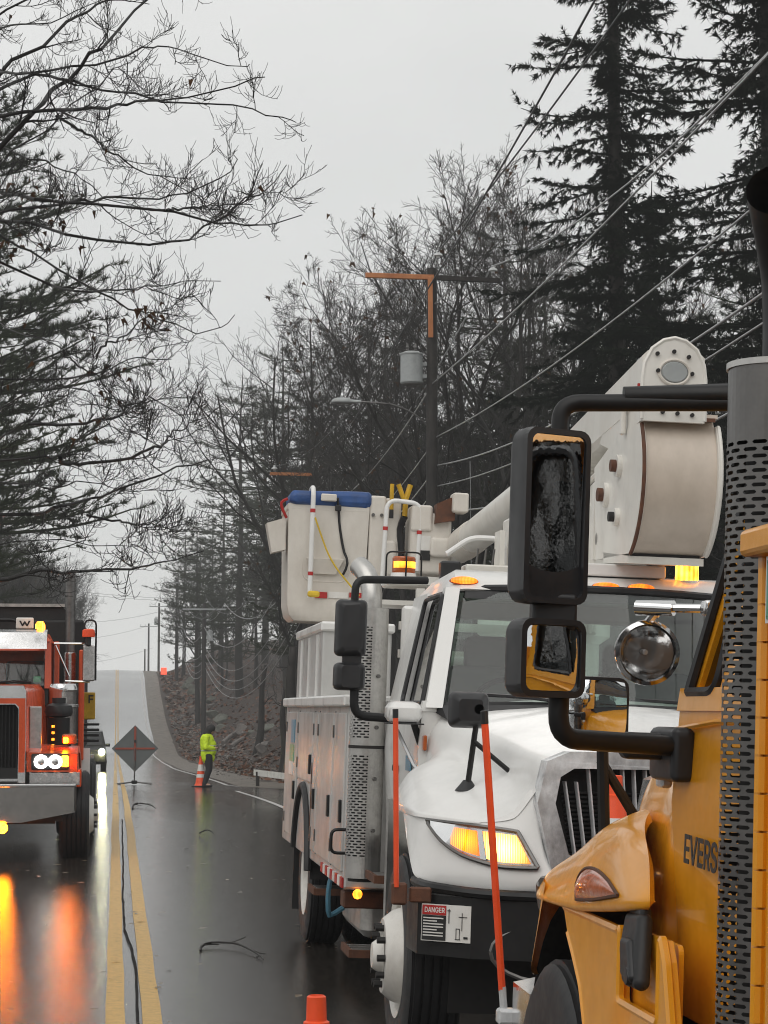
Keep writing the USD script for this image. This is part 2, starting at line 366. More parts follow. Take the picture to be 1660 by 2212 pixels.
look('leaf_litter', {
    'g': ('geometry', {}), 'n1': ('noise_texture', {'scale': 0.5, 'detail': 6.0, 'roughness': 0.65}), 'n2': ('noise_texture', {'scale': 7.0, 'detail': 6.0, 'roughness': 0.7}),
    'v': ('voronoi_texture', {'scale': 9.0, 'feature': 'f1'}),
    'r1': ('rgb_ramp', {'ramp': [(0.3, (0.014, 0.0105, 0.008)), (0.47, (0.05, 0.025, 0.014)), (0.6, (0.045, 0.029, 0.019)), (0.72, (0.075, 0.06, 0.047))]}),
    'r2': ('rgb_ramp', {'ramp': [(0.35, (0.25, 0.25, 0.25)), (0.6, (1.0, 1.0, 1.0)), (0.72, (2.0, 1.95, 1.9))]}),
    'mx': ('mix', {'mix_type': 'multiply', 'fac': 1.0}), 'b': ('bump', {'strength': 0.9, 'distance': 0.05}),
    'p': ('principled_bsdf', {'roughness': 0.75})},
    [('g.position', 'n1.vector'), ('g.position', 'n2.vector'), ('g.position', 'v.vector'), ('n1.fac', 'r1.fac'), ('n2.fac', 'r2.fac'), ('r1.color', 'mx.color1'), ('r2.color', 'mx.color2'),
     ('mx.color', 'p.base_color'), ('n2.fac', 'b.height'), ('b.normal', 'p.normal')])
look('wet_asphalt', {
    'g': ('geometry', {}), 'n1': ('noise_texture', {'scale': 0.35, 'detail': 5.0, 'roughness': 0.6}), 'm1': ('mapping', {'scale': (1.0, 0.25, 1.0)}),
    'n2': ('noise_texture', {'scale': 48.0, 'detail': 5.0, 'roughness': 0.75}), 'n3': ('noise_texture', {'scale': 5.0, 'detail': 5.0}), 'v': ('voronoi_texture', {'scale': 70.0}), 'vb': ('rgb_to_bw', {}), 'vr': ('rgb_ramp', {'ramp': [(0.3, (0.6, 0.6, 0.6)), (0.6, (1.0, 1.0, 1.0)), (0.72, (2.6, 2.5, 2.4))]}), 'vm': ('mix', {'mix_type': 'multiply', 'fac': 1.0}),
    'r': ('rgb_ramp', {'ramp': [(0.3, (0.010, 0.0085, 0.0072)), (0.7, (0.022, 0.019, 0.0165))]}),
    'mr': ('map_range', {'from_min': 0.35, 'from_max': 0.68, 'to_min': 0.045, 'to_max': 0.13, 'clamp': True}),
    'mx': ('mix', {'mix_type': 'add', 'fac': 0.35}), 'b': ('bump', {'strength': 0.36, 'distance': 0.004}), 'b2': ('bump', {'strength': 0.06, 'distance': 0.03}),
    'p': ('principled_bsdf', {'specular_ior_level': 0.42})},
    [('g.position', 'm1.vector'), ('m1.vector', 'n1.vector'), ('g.position', 'n2.vector'), ('g.position', 'n3.vector'), ('n1.fac', 'mx.color1'), ('n3.fac', 'mx.color2'), ('n1.fac', 'r.fac'),
     ('n1.fac', 'mr.value'), ('mr.result', 'p.roughness'), ('g.position', 'v.vector'), ('v.color', 'vb.color'), ('vb.val', 'vr.fac'), ('r.color', 'vm.color1'), ('vr.color', 'vm.color2'), ('vm.color', 'p.base_color'), ('n3.fac', 'b2.height'), ('b2.normal', 'b.normal'), ('n2.fac', 'b.height'), ('b.normal', 'p.normal')])
def road_paint(name, c):
    look(name, {'g': ('geometry', {}), 'n': ('noise_texture', {'scale': 16.0, 'detail': 8.0, 'roughness': 0.75}), 'n2': ('noise_texture', {'scale': 1.3, 'detail': 3.0}),
                'r': ('rgb_ramp', {'ramp': [(0.30, (0.04, 0.036, 0.03)), (0.40, tuple(np.array(c) * 0.75)), (0.62, c)]}), 'b': ('bump', {'strength': 0.1, 'distance': 0.004}),
                'p': ('principled_bsdf', {'roughness': 0.42, 'specular_ior_level': 0.3})},
         [('g.position', 'n.vector'), ('g.position', 'n2.vector'), ('n.fac', 'r.fac'), ('r.color', 'p.base_color'), ('n.fac', 'b.height'), ('b.normal', 'p.normal')])
road_paint('yellow_road_paint', (0.60, 0.37, 0.10)); road_paint('white_road_paint', (0.55, 0.54, 0.52))
look('gravel', {'g': ('geometry', {}), 'v': ('voronoi_texture', {'scale': 14.0}), 'n': ('noise_texture', {'scale': 2.0, 'detail': 6.0}),
                'r': ('rgb_ramp', {'ramp': [(0.25, (0.05, 0.042, 0.034)), (0.5, (0.13, 0.105, 0.08)), (0.75, (0.2, 0.17, 0.14))]}),
                'b': ('bump', {'strength': 0.7, 'distance': 0.03}), 'p': ('principled_bsdf', {'roughness': 0.5})},
     [('g.position', 'v.vector'), ('g.position', 'n.vector'), ('n.fac', 'r.fac'), ('r.color', 'p.base_color'), ('v.distance', 'b.height'), ('b.normal', 'p.normal')])
struct('ground', grid(np.stack([GX, GY, gz], -1), flip=False), M['leaf_litter'], smooth=True)
ry = np.r_[np.linspace(-60, 60, 90), np.linspace(60, 160, 70)[1:], np.linspace(160, 262, 100)[1:], np.linspace(262, 330, 20)[1:]]
def strip(xl, xr, y, dz, nx=2):
    """a sheet following the road between the lateral lines xl(y), xr(y)"""
    xl, xr = np.broadcast_to(xl, y.shape), np.broadcast_to(xr, y.shape)
    u = np.linspace(0, 1, nx)[:, None]; X = xl + (xr - xl) * u; Y = np.broadcast_to(y, X.shape)
    return grid(np.stack([X, Y, road_z(X, Y) + dz], -1))
edge = 3.5 + 9.0 * sstep(64.5, 57, ry) * sstep(47, 54, ry) - 0.55 * sstep(66, 110, ry) + 0.2 * (meshkit.noise(np.stack([ry * 0.05, 0 * ry, 0 * ry], -1), 5) - 0.5)
struct('road', strip(-3.6, edge, ry, 0.004, 15), M['wet_asphalt'], smooth=True)
yg = np.linspace(58, 256, 150)
struct('gravel_shoulder', strip(np.interp(yg, ry, edge) - 0.25 + 0 * yg, np.interp(yg, ry, edge) + np.interp(yg, [58, 62, 75, 140, 256], [9, 4, 1.9, 1.6, 1.4]), yg, 0.0, 6), M['gravel'], smooth=True)
yl = ry[(ry > 4) & (ry < 258)]
wob = 0.012 * (meshkit.noise(np.stack([yl * 0.8, 0 * yl, 0 * yl], -1), 9) - 0.5)
struct('yellow_line', strip(0.015 - 0.052 + wob, 0.015 + 0.052 + wob, yl, 0.009), M['yellow_road_paint'])
struct('yellow_line', strip(0.212 - 0.052 - wob, 0.212 + 0.052 - wob, yl, 0.009), M['yellow_road_paint'])
ye = np.linspace(6, 57, 60); struct('white_line', strip(3.02, 3.13, ye, 0.009), M['white_road_paint'])
ye = np.linspace(64, 256, 140); e2 = np.interp(ye, ry, edge); struct('white_line', strip(e2 - 0.34, e2 - 0.22, ye, 0.009), M['white_road_paint'])
ye = np.linspace(6, 256, 160); struct('white_line', strip(-3.13, -3.02, ye, 0.009), M['white_road_paint'])
yc = np.linspace(8, 34, 90)
xc = 0.115 + np.interp(yc, [8, 11, 13.5, 15.5, 17, 20, 24, 34], [0.0, 0.012, 0.03, 0.02, -0.03, -0.035, -0.02, 0.0]) + 0.012 * (meshkit.noise(np.stack([yc * 3, 0 * yc, 0 * yc], -1), 4) - 0.5)
plain('tar', (0.007, 0.0065, 0.006), 0.75, vary=0.1, spec=0.15)
struct('road_crack_seal', strip(xc - 0.008, xc + 0.008, yc, 0.013), M['tar'])

# ---------------------------------------------------------------- trees
def dirs_around(t, ang, az):
    """unit vectors at angle ang from t, azimuth az"""
    ref = np.where(np.abs(t[..., 2:]) < 0.9, [0, 0, 1.0], [1.0, 0, 0]); a = np.cross(t, ref); a /= np.linalg.norm(a, axis=-1, keepdims=True); b = np.cross(t, a)
    return np.cos(ang)[..., None] * t + np.sin(ang)[..., None] * (np.cos(az)[..., None] * a + np.sin(az)[..., None] * b)
def sprout(rng, P, R, count, t0, t1, lfac, ang, n=4, up=0.25, wig=0.12, rfac=0.55, lmin=0.0, taper=0.35, flat=None, lmax=None):
    """children of the polylines P (N,n,3), R (N,n): count each, starting between t0 and t1 along them"""
    N, k, _ = P.shape
    L = np.linalg.norm(np.diff(P, axis=1), axis=2).sum(1)
    par = np.repeat(np.arange(N), count); t = t0 + (t1 - t0) * ((np.tile(np.arange(count), N) + rng.random(N * count)) / count)
    s = t * (k - 1); i = np.minimum(s.astype(int), k - 2); f = (s - i)[:, None]
    o = P[par, i] * (1 - f) + P[par, i + 1] * f; r0 = R[par, i] * (1 - f[:, 0]) + R[par, i + 1] * f[:, 0]
    d = P[par, i + 1] - P[par, i]; d /= np.linalg.norm(d, axis=1, keepdims=True) + 1e-9
    az = rng.random(len(par)) * 2 * np.pi
    c = dirs_around(d, np.radians(ang[0] + (ang[1] - ang[0]) * rng.random(len(par))), az)
    if flat is not None: c[:, 2] *= flat
    c /= np.linalg.norm(c, axis=1, keepdims=True)
    ln = np.maximum(L[par] * lfac * (1.15 - 0.7 * t) * (0.6 + 0.8 * rng.random(len(par))), lmin)
    if lmax: ln = np.minimum(ln, lmax * (0.6 + 0.4 * rng.random(len(ln))))
    pts = [o]
    for j in range(n - 1):
        c = c + np.array([0, 0, up / (n - 1)]) + rng.normal(0, wig, c.shape); c /= np.linalg.norm(c, axis=1, keepdims=True)
        pts.append(pts[-1] + c * (ln / (n - 1))[:, None])
    rr = np.minimum(r0 * rfac, 0.03 * ln + 0.004)
    return np.stack(pts, 1), rr[:, None] * np.linspace(1, taper, n)[None]
def bark(name, c1, c2, sc=5.0):
    look(name, {'g': ('texture_coordinate', {}), 'm': ('mapping', {'scale': (1.0, 1.0, 0.25)}), 'n': ('noise_texture', {'scale': sc, 'detail': 6.0, 'roughness': 0.7}),
                'r': ('rgb_ramp', {'ramp': [(0.35, c1), (0.68, c2)]}), 'b': ('bump', {'strength': 0.6, 'distance': 0.03}), 'p': ('principled_bsdf', {'roughness': 0.6, 'specular_ior_level': 0.3})},
         [('g.object', 'm.vector'), ('m.vector', 'n.vector'), ('n.fac', 'r.fac'), ('r.color', 'p.base_color'), ('n.fac', 'b.height'), ('b.normal', 'p.normal')])
bark('oak_bark', (0.016, 0.014, 0.013), (0.045, 0.04, 0.036)); bark('twig_bark', (0.016, 0.0145, 0.013), (0.036, 0.032, 0.029)); bark('pine_bark', (0.012, 0.010, 0.009), (0.032, 0.026, 0.022)); bark('near_bark', (0.008, 0.0075, 0.007), (0.026, 0.024, 0.022), 9.0)
def needle_mat(name, c1, c2):
    look(name, {'g': ('geometry', {}), 'n': ('noise_texture', {'scale': 0.9, 'detail': 4.0}), 'r': ('rgb_ramp', {'ramp': [(0.35, c1), (0.65, c2)]}),
                'd': ('diffuse_bsdf', {}), 't': ('translucent_bsdf', {}), 'm': ('mix_closure', {'fac': 0.2})},
         [('g.position', 'n.vector'), ('n.fac', 'r.fac'), ('r.color', 'd.color'), ('r.color', 't.color'), ('d.BSDF', 'm.closure1'), ('t.BSDF', 'm.closure2')], surface='m.closure')
needle_mat('spruce_needles', (0.0095, 0.0125, 0.0105), (0.021, 0.027, 0.02)); needle_mat('pine_needles', (0.018, 0.026, 0.013), (0.042, 0.05, 0.025)); needle_mat('dead_leaves', (0.05, 0.026, 0.014), (0.1, 0.055, 0.03))
def leaf_fans(rng, O, D, ln, wd, k):
    """k narrow needle blades at each of the points O, spreading round the directions D"""
    n = len(O); O = np.repeat(O, k, 0); D = np.repeat(D, k, 0) + rng.normal(0, 0.55, (n * k, 3)); D /= np.linalg.norm(D, axis=1, keepdims=True)
    w = np.cross(D, rng.normal(0, 1, D.shape)); w /= np.linalg.norm(w, axis=1, keepdims=True)
    l = ln * (0.6 + 0.8 * rng.random((n * k, 1)))
    a, b, c = O - w * wd * 0.5, O + w * wd * 0.5, O + D * l
    V = np.stack([a, b, c], 1).reshape(-1, 3)
    return trimesh.Trimesh(V, np.arange(len(V)).reshape(-1, 3), process=False)
def bare_tree(path_mats, seed, h, spread=0.5, limbs=9, fork=0.3, twig=(7, 6, 5), leaves=0, r0=None, bend_=0.05):
    """a leafless broadleaf: returns its trunk mesh, crown mesh and clinging dead leaves"""
    rng = np.random.default_rng(seed)
    r0 = r0 or h * 0.0105
    n = 9; z = np.linspace(0, h * 0.92, n)
    tr = np.stack([np.cumsum(rng.normal(0, bend_ * h / n, n)), np.cumsum(rng.normal(0, bend_ * h / n, n)), z], 1); tr[:, :2] -= tr[0, :2]
    T, TR = tr[None], (r0 * np.r_[1.25, np.linspace(1, 0.12, n - 1)])[None]
    A, AR = sprout(rng, T, TR, limbs, fork, 0.97, spread, (28, 55), 7, up=0.55, wig=0.13, rfac=0.62)
    B, BR = sprout(rng, A, AR, twig[0], 0.2, 0.98, 0.5, (25, 55), 5, up=0.3, wig=0.14, rfac=0.6)
    C, CR = sprout(rng, B, BR, twig[1], 0.15, 1.0, 0.5, (25, 60), 4, up=0.2, wig=0.15, rfac=0.6)
    D, DR = sprout(rng, C, CR, twig[2], 0.2, 1.0, 0.55, (25, 60), 3, up=0.15, wig=0.15, rfac=0.7)
    CR, DR = np.maximum(CR, 0.008), np.maximum(DR, 0.0055)
    tm = tubes(T, TR, 9); crown = cat([tubes(A, AR, 6), tubes(B, BR, 4), tubes(C, CR, 3), tubes(D, DR, 3)])
    lm = None
    if leaves:
        k = rng.integers(0, len(D), leaves); base = k + 0
        O = D[base, -1] + rng.normal(0, 0.05, (leaves, 3))
        lm = leaf_fans(rng, O, np.tile([0.1, 0.1, -0.8], (leaves, 1)), 0.16, 0.13, 2)
    return tm, crown, lm
def spruce(seed, h, rad, base=0.06, dens=1.0, droop=0.35, step=0.42):
    rng = np.random.default_rng(seed)
    n = 10; z = np.linspace(0, h, n); T = np.stack([np.cumsum(rng.normal(0, 0.03, n)), np.cumsum(rng.normal(0, 0.03, n)), z], 1)[None]; T[0, :, :2] -= T[0, 0, :2]
    TR = (h * 0.0095 * np.linspace(1.15, 0.08, n))[None]
    A = []; zz = h * base
    while zz < h * 0.985:
        t = zz / h; L0 = rad * (1 - t) ** 0.72 * (0.75 if t < 0.15 else 1.0) + 0.15
        for k in range(rng.integers(4, 7)):
            az = rng.random() * 2 * np.pi; L = L0 * (0.55 + 0.6 * rng.random()); s = np.linspace(0, 1, 8)
            el = 0.25 - droop * (1 - t) * 1.2
            r_ = L * s; dz = L * (el * s - 0.55 * droop * s ** 1.5 + 0.38 * droop * s ** 3.5) + rng.normal(0, 0.04)
            side = np.cumsum(rng.normal(0, 0.03 * L / 8, 8))
            A.append(np.stack([np.cos(az) * r_ - np.sin(az) * side, np.sin(az) * r_ + np.cos(az) * side, zz + dz], 1))
        zz += step * (0.6 + 0.8 * rng.random()) * (0.5 + 0.7 * (1 - t))
    A = np.array(A); L = np.linalg.norm(A[:, -1] - A[:, 0], axis=1)
    AR = (0.006 + 0.011 * L)[:, None] * np.linspace(1, 0.25, 8)[None]
    # side twigs: flat sprays hanging a little
    B, BR = sprout(rng, A, AR, 13, 0.08, 1.0, 0.27, (40, 75), 4, up=-0.35, wig=0.08, rfac=0.5, flat=0.35)
    sel = np.linalg.norm(B[:, -1] - B[:, 0], axis=1) > 0.12; B, BR = B[sel], BR[sel]
    LB = np.linalg.norm(B[:, -1] - B[:, 0], axis=1)
    cnt = np.maximum((LB * 22 * dens).astype(int), 3); idx = np.repeat(np.arange(len(B)), cnt); t = rng.random(len(idx)) * 2.999; i = t.astype(int); f = (t - i)[:, None]
    O = B[idx, i] * (1 - f) + B[idx, i + 1] * f; D = B[idx, -1] - B[idx, 0]; D /= np.linalg.norm(D, axis=1, keepdims=True); D = D + np.array([0, 0, -0.35])
    cntA = np.maximum((L * 16 * dens).astype(int), 4); ia = np.repeat(np.arange(len(A)), cntA); t = 0.4 + rng.random(len(ia)) * 6.599; i = t.astype(int); f = (t - i)[:, None]
    OA = A[ia, i] * (1 - f) + A[ia, i + 1] * f; DA = A[ia, -1] - A[ia, 0]; DA /= np.linalg.norm(DA, axis=1, keepdims=True)
    k = int(260 * h * dens ** .5); ht = h * (base + (0.97 - base) * rng.random(k)); az = rng.random(k) * 2 * np.pi; rr_ = (0.12 + 0.75 * rng.random(k) ** 1.5) * np.clip(1.15 - ht / h, .15, 1)
    i = np.clip((ht / h * (n - 1)).astype(int), 0, n - 2); ax = T[0, i, :2]
    OT = np.c_[ax[:, 0] + rr_ * np.cos(az), ax[:, 1] + rr_ * np.sin(az), ht]; DT = np.c_[np.cos(az), np.sin(az), np.full(k, -.7)]
    nd = leaf_fans(rng, np.vstack([O, OA, OT]), np.vstack([D, DA, DT]), 0.135, 0.03, 8)
    return tubes(T, TR, 10), cat([tubes(A, AR, 4), nd]), (len(nd.faces))
def white_pine(seed, h, rad, base=0.3, tiers=15, dens=1.0):
    rng = np.random.default_rng(seed)
    n = 10; z = np.linspace(0, h, n); T = np.stack([np.cumsum(rng.normal(0, 0.06, n)), np.cumsum(rng.normal(0, 0.06, n)), z], 1)[None]; T[0, :, :2] -= T[0, 0, :2]
    TR = (h * 0.0125 * np.linspace(1.1, 0.08, n))[None]; A = []
    for q in range(tiers):
        t = base + (0.985 - base) * (q + 0.3 * rng.random()) / tiers; L0 = rad * np.sin(np.pi * np.clip((1 - t) / (1 - base) * 0.62 + 0.06, 0, 1)) + 0.2
        for k in range(rng.integers(4, 7)):
            az = rng.random() * 2 * np.pi; L = L0 * (0.45 + 0.75 * rng.random()); s = np.linspace(0, 1, 7)
            dz = L * (0.02 * s + 0.18 * s ** 2.5 - 0.08 * (1 - t) * s) + h * 0.008 * rng.normal(); side = np.cumsum(rng.normal(0, 0.05 * L / 7, 7))
            A.append(np.stack([np.cos(az) * L * s - np.sin(az) * side, np.sin(az) * L * s + np.cos(az) * side, t * h + dz], 1))
    A = np.array(A); L = np.linalg.norm(A[:, -1] - A[:, 0], axis=1); AR = (0.012 + 0.011 * L)[:, None] * np.linspace(1, 0.3, 7)[None]
    B, BR = sprout(rng, A, AR, 8, 0.3, 1.0, 0.32, (25, 65), 4, up=0.35, wig=0.1, rfac=0.5, flat=0.35)
    LB = np.linalg.norm(B[:, -1] - B[:, 0], axis=1); cnt = np.maximum((LB * 7 * dens).astype(int), 2); idx = np.repeat(np.arange(len(B)), cnt); t = 0.6 + rng.random(len(idx)) * 2.399; i = t.astype(int); f = (t - i)[:, None]
    O = B[idx, i] * (1 - f) + B[idx, i + 1] * f; D = B[idx, -1] - B[idx, 0]; D /= np.linalg.norm(D, axis=1, keepdims=True); D = D * 0.6 + np.array([0, 0, 0.35])
    nd = leaf_fans(rng, O, D, 0.24, 0.03, 8)
    return tubes(T, TR, 9), cat([tubes(A, AR, 4), tubes(B, BR, 3), nd]), len(nd.faces)

# class prims hold each kind of tree once; the woods reference them
def tree_kind(name, parts):
    c = stage.CreateClassPrim('/World/' + name); c.SetTypeName('Xform')
    for nm, me, ma, sm in parts:
        if me is not None: usdkit.mesh(stage, str(c.GetPath()) + '/' + nm, me, ma, sm)
    return c.GetPath()
# ---------------------------------------------------------------- the woods
def put(x, y): return (x, y, float(ground_z(x, y)) - 0.08)
def at_px(px, Y):
    x = float(pix(px, 1530, Y)[0]); return put(x, Y)
needle_tris = 0
ta, ca, n_ = spruce(11, 27, 3.7, dens=0.8, droop=0.42, step=0.68); 
t = thing('spruce_tree', 'tall dark spruce with drooping boughs rising behind the crane arm of the white truck', 'tree', at_px(1337, 47), 20, 'spruces behind the white truck')
obj('trunk', ta, M['pine_bark'], t, True); obj('crown', ca, M['spruce_needles'], t)
tb, cb, n_ = spruce(23, 25, 4.4, dens=0.75, droop=0.32, step=0.66)
t = thing('spruce_tree', 'dark spruce cut off by the right edge above the black exhaust tip', 'tree', at_px(1690, 41), 0, 'spruces behind the white truck')
obj('trunk', tb, M['pine_bark'], t, True); obj('crown', cb, M['spruce_needles'], t)
tc_, cc_, n_ = spruce(37, 16, 3.6, dens=0.8, droop=0.3, step=0.7)
SPR = tree_kind('spruce_kind', [('trunk', tc_, M['pine_bark'], True), ('crown', cc_, M['spruce_needles'], False)])
for px, Y, s, lab in [(1425, 54, 0.95, 'thin spruce close behind the tallest spruce, to its right'), (1520, 57, 0.72, 'low spruce filling the gap between the two tall spruces'), (1270, 60, 0.85, 'short dark spruce at the left foot of the tallest spruce'), (1600, 62, 0.7, 'spruce standing behind the spruce at the right edge')]:
    copy_of(SPR, 'spruce_tree', lab, 'tree', at_px(px, Y), px % 360, 'spruces behind the white truck', s)

kinds = []
for k, (sd_, h, sp, lm, tw) in enumerate([(3, 17, 0.42, 13, (9, 8, 6)), (8, 16, 0.38, 12, (9, 8, 6)), (15, 18, 0.5, 12, (9, 7, 6)), (29, 15, 0.36, 14, (8, 8, 6))]):
    a, b, c = bare_tree(None, sd_, h, sp * 1.15, lm + 2, 0.2, tw, leaves=(40 if k < 3 else 110))
    kinds.append(tree_kind(f'bare_tree_kind_{k + 1}', [('trunk', a, M['oak_bark'], True), ('crown', b, M['twig_bark'], False), ('dead_leaves', c, M['dead_leaves'], False)]))
a, b, n_ = white_pine(5, 20, 4.2, 0.22, 17); PIN = tree_kind('pine_kind_1', [('trunk', a, M['pine_bark'], True), ('crown', b, M['pine_needles'], False)])
a, b, n_ = white_pine(9, 20, 3.7, 0.3, 15); PIN2 = tree_kind('pine_kind_2', [('trunk', a, M['pine_bark'], True), ('crown', b, M['pine_needles'], False)])
HW = 'bare hardwoods above the white truck'
for px, Y, k, s, rz, lab in [
    (700, 86, 0, 1.08, 10, 'bare hardwood left of the utility pole, its twigs spread wide against the sky'),
    (640, 92, 3, 0.95, 150, 'bare hardwood with a few brown leaves over the blue covered bucket'),
    (820, 80, 1, 1.08, 75, 'bare hardwood directly behind the grey transformer'),
    (885, 74, 3, 1.02, 230, 'bare hardwood behind the top of the utility pole'),
    (1010, 66, 2, 0.98, 40, 'bare hardwood right of the utility pole under its dark crossarm'),
    (1090, 64, 0, 1.0, 130, 'tallest bare hardwood, beside the left edge of the tall spruce'),
    (1160, 70, 1, 1.12, 300, 'bare hardwood half hidden by the left boughs of the tall spruce'),
    (760, 100, 2, 0.95, 200, 'bare hardwood with a forked top seen over the street lamp'),
    (950, 88, 1, 0.9, 20, 'slim bare hardwood seen between the pole and the lamp arm')]:
    copy_of(kinds[k], 'bare_tree', lab, 'tree', at_px(px, Y), rz, HW, s)
for px, Y, k, s, rz, lab in [(518, 185, PIN, 1.36, 0, 'pine with a pointed flagged top left of the bucket, nearest the road'), (622, 165, PIN2, 1.34, 90, 'pine with layered boughs just left of the second utility pole'),
                             (572, 205, PIN, 1.28, 200, 'pine set back between two taller pines beside the road'), (428, 190, PIN2, 0.9, 40, 'small pine overhanging the pole at the foot of the hill'),
                             (395, 236, PIN, 0.82, 130, 'far pine with flat boughs beside the crest of the hill'), (475, 215, PIN2, 1.0, 260, 'dark pine behind the pole with the hanging cables'), (690, 110, PIN, 0.8, 20, 'pine behind the blue bucket cover')]:
    copy_of(k, 'pine_tree', lab, 'tree', at_px(px, Y), rz, 'pines along the right side of the road', s)
t1 = white_pine(31, 24, 5.6, 0.33, 24, 1.7)
t = thing('pine_tree', 'big dark pine at the left edge behind the bare overhanging branches', 'tree', at_px(-105, 76), 0)
obj('trunk', t1[0], M['pine_bark'], t, True); obj('crown', t1[1], M['pine_needles'], t)
for px, Y, s, rz, lab in [(-60, 100, 1.05, 30, 'pine behind the big dark pine on the left'), (-190, 60, 0.9, 80, 'pine mostly outside the left edge')]:
    copy_of(PIN, 'pine_tree', lab, 'tree', at_px(px, Y), rz, 'pines on the left side of the road', s)
rng = np.random.default_rng(77)
def scatter(n, xr, yr, lab, grp, smin=0.75, smax=1.1, pine=0.0, pick=None, mind=3.0):
    got = []
    tries = 0
    while len(got) < n and tries < 4000:
        tries += 1
        x, y = rng.uniform(*xr), rng.uniform(*yr)
        if x > 0 and y > 50 and 250 + x / y * 4800 < 640 and y < 172: continue
        if any((x - u) ** 2 + (y - w) ** 2 < mind ** 2 for u, w in got): continue
        got.append((x, y))
        if rng.random() < pine:
            copy_of((PIN, PIN2)[rng.integers(2)], 'pine_tree', lab[1], 'tree', put(x, y), rng.uniform(0, 360), grp[1], rng.uniform(smin, smax))
        else:
            copy_of(kinds[rng.integers(4)], 'bare_tree', lab[0], 'tree', put(x, y), rng.uniform(0, 360), grp[0], rng.uniform(smin, smax))
scatter(112, (10.5, 44), (66, 190), ('bare tree deep in the woods right of the road', 'pine deep in the woods right of the road'), ('bare trees in the right-hand woods', 'pines in the right-hand woods'), 0.65, 1.02, 0.55)
scatter(30, (13, 44), (28, 66), ('bare tree in the dark woods behind the parked trucks', 'pine in the dark woods behind the parked trucks'), ('bare trees in the woods behind the trucks', 'pines in the woods behind the trucks'), 0.5, 0.8, 0.5)
scatter(12, (6.5, 16), (180, 262), ('bare tree beside the far end of the road on the right', 'pine beside the far end of the road on the right'), ('far bare trees right of the road', 'far pines right of the road'), 0.5, 0.75, 0.35)
scatter(74, (-36, -7.5), (70, 250), ('bare tree in the woods left of the road', 'pine in the woods left of the road'), ('bare trees in the left-hand woods', 'pines in the left-hand woods'), 0.6, 0.92, 0.5)
scatter(30, (-9.5, -5.0), (118, 262), ('bare tree leaning over the left edge of the road', 'pine at the left edge of the road'), ('bare trees at the left road edge', 'pines at the left road edge'), 0.6, 0.85, 0.06, mind=3)
scatter(12, (-24, -7), (-60, -12), ('bare tree left of the road, seen only as a mirror image', 'pine left of the road, seen only as a mirror image'), ('trees seen only in the mirrors', 'pines seen only in the mirrors'), 0.7, 1.0, 0.4, mind=4)
scatter(12, (8, 26), (-60, -14), ('bare tree right of the road, seen only as a mirror image', 'pine right of the road, seen only as a mirror image'), ('trees seen only in the mirrors', 'pines seen only in the mirrors'), 0.7, 1.0, 0.4, mind=4)
scatter(9, (-7, 8), (-98, -66), ('bare tree where the road bends away, seen only as a mirror image', 'pine where the road bends away, seen only as a mirror image'), ('trees seen only in the mirrors', 'pines seen only in the mirrors'), 0.9, 1.1, 0.7)
# dark undergrowth that closes the woods
def brush(name, seed, n, xr, yr, h, mat_, kindtxt):
    r = np.random.default_rng(seed); x, y = r.uniform(*xr, n), r.uniform(*yr, n); z = ground_z(x, y)
    d = np.stack([r.normal(0, 0.35, n), r.normal(0, 0.35, n), np.ones(n)], 1); L = h * (0.4 + r.random(n) ** 2)
    P0 = np.stack([x, y, z], 1)[:, None] + d[:, None] * (L[:, None] * np.linspace(0, 1, 4))[..., None] + np.cumsum(r.normal(0, 0.05, (n, 4, 3)), 1) * h
    P0[:, 0, 2] = z - 0.05
    R0 = (0.006 + 0.004 * L)[:, None] * np.linspace(1, 0.4, 4)
    B, BR = sprout(r, P0, R0, 7, 0.2, 1.0, 0.45, (25, 60), 3, up=0.2, wig=0.15, rfac=0.7)
    o = obj(name, cat([tubes(P0, R0, 3), tubes(B, np.maximum(BR, 0.004), 3)]), M[mat_])
    return tag(o, kindtxt, 'brush', kind='stuff')
brush('undergrowth', 1, 1500, (11, 34), (62, 190), 2.6, 'twig_bark', 'tangled leafless brush on the bank right of the road')
brush('undergrowth', 2, 700, (9, 32), (24, 62), 2.6, 'twig_bark', 'tangled leafless brush behind the parked trucks')
brush('undergrowth', 3, 1400, (-26, -5.6), (50, 255), 2.8, 'twig_bark', 'tangled leafless brush along the left side of the road')

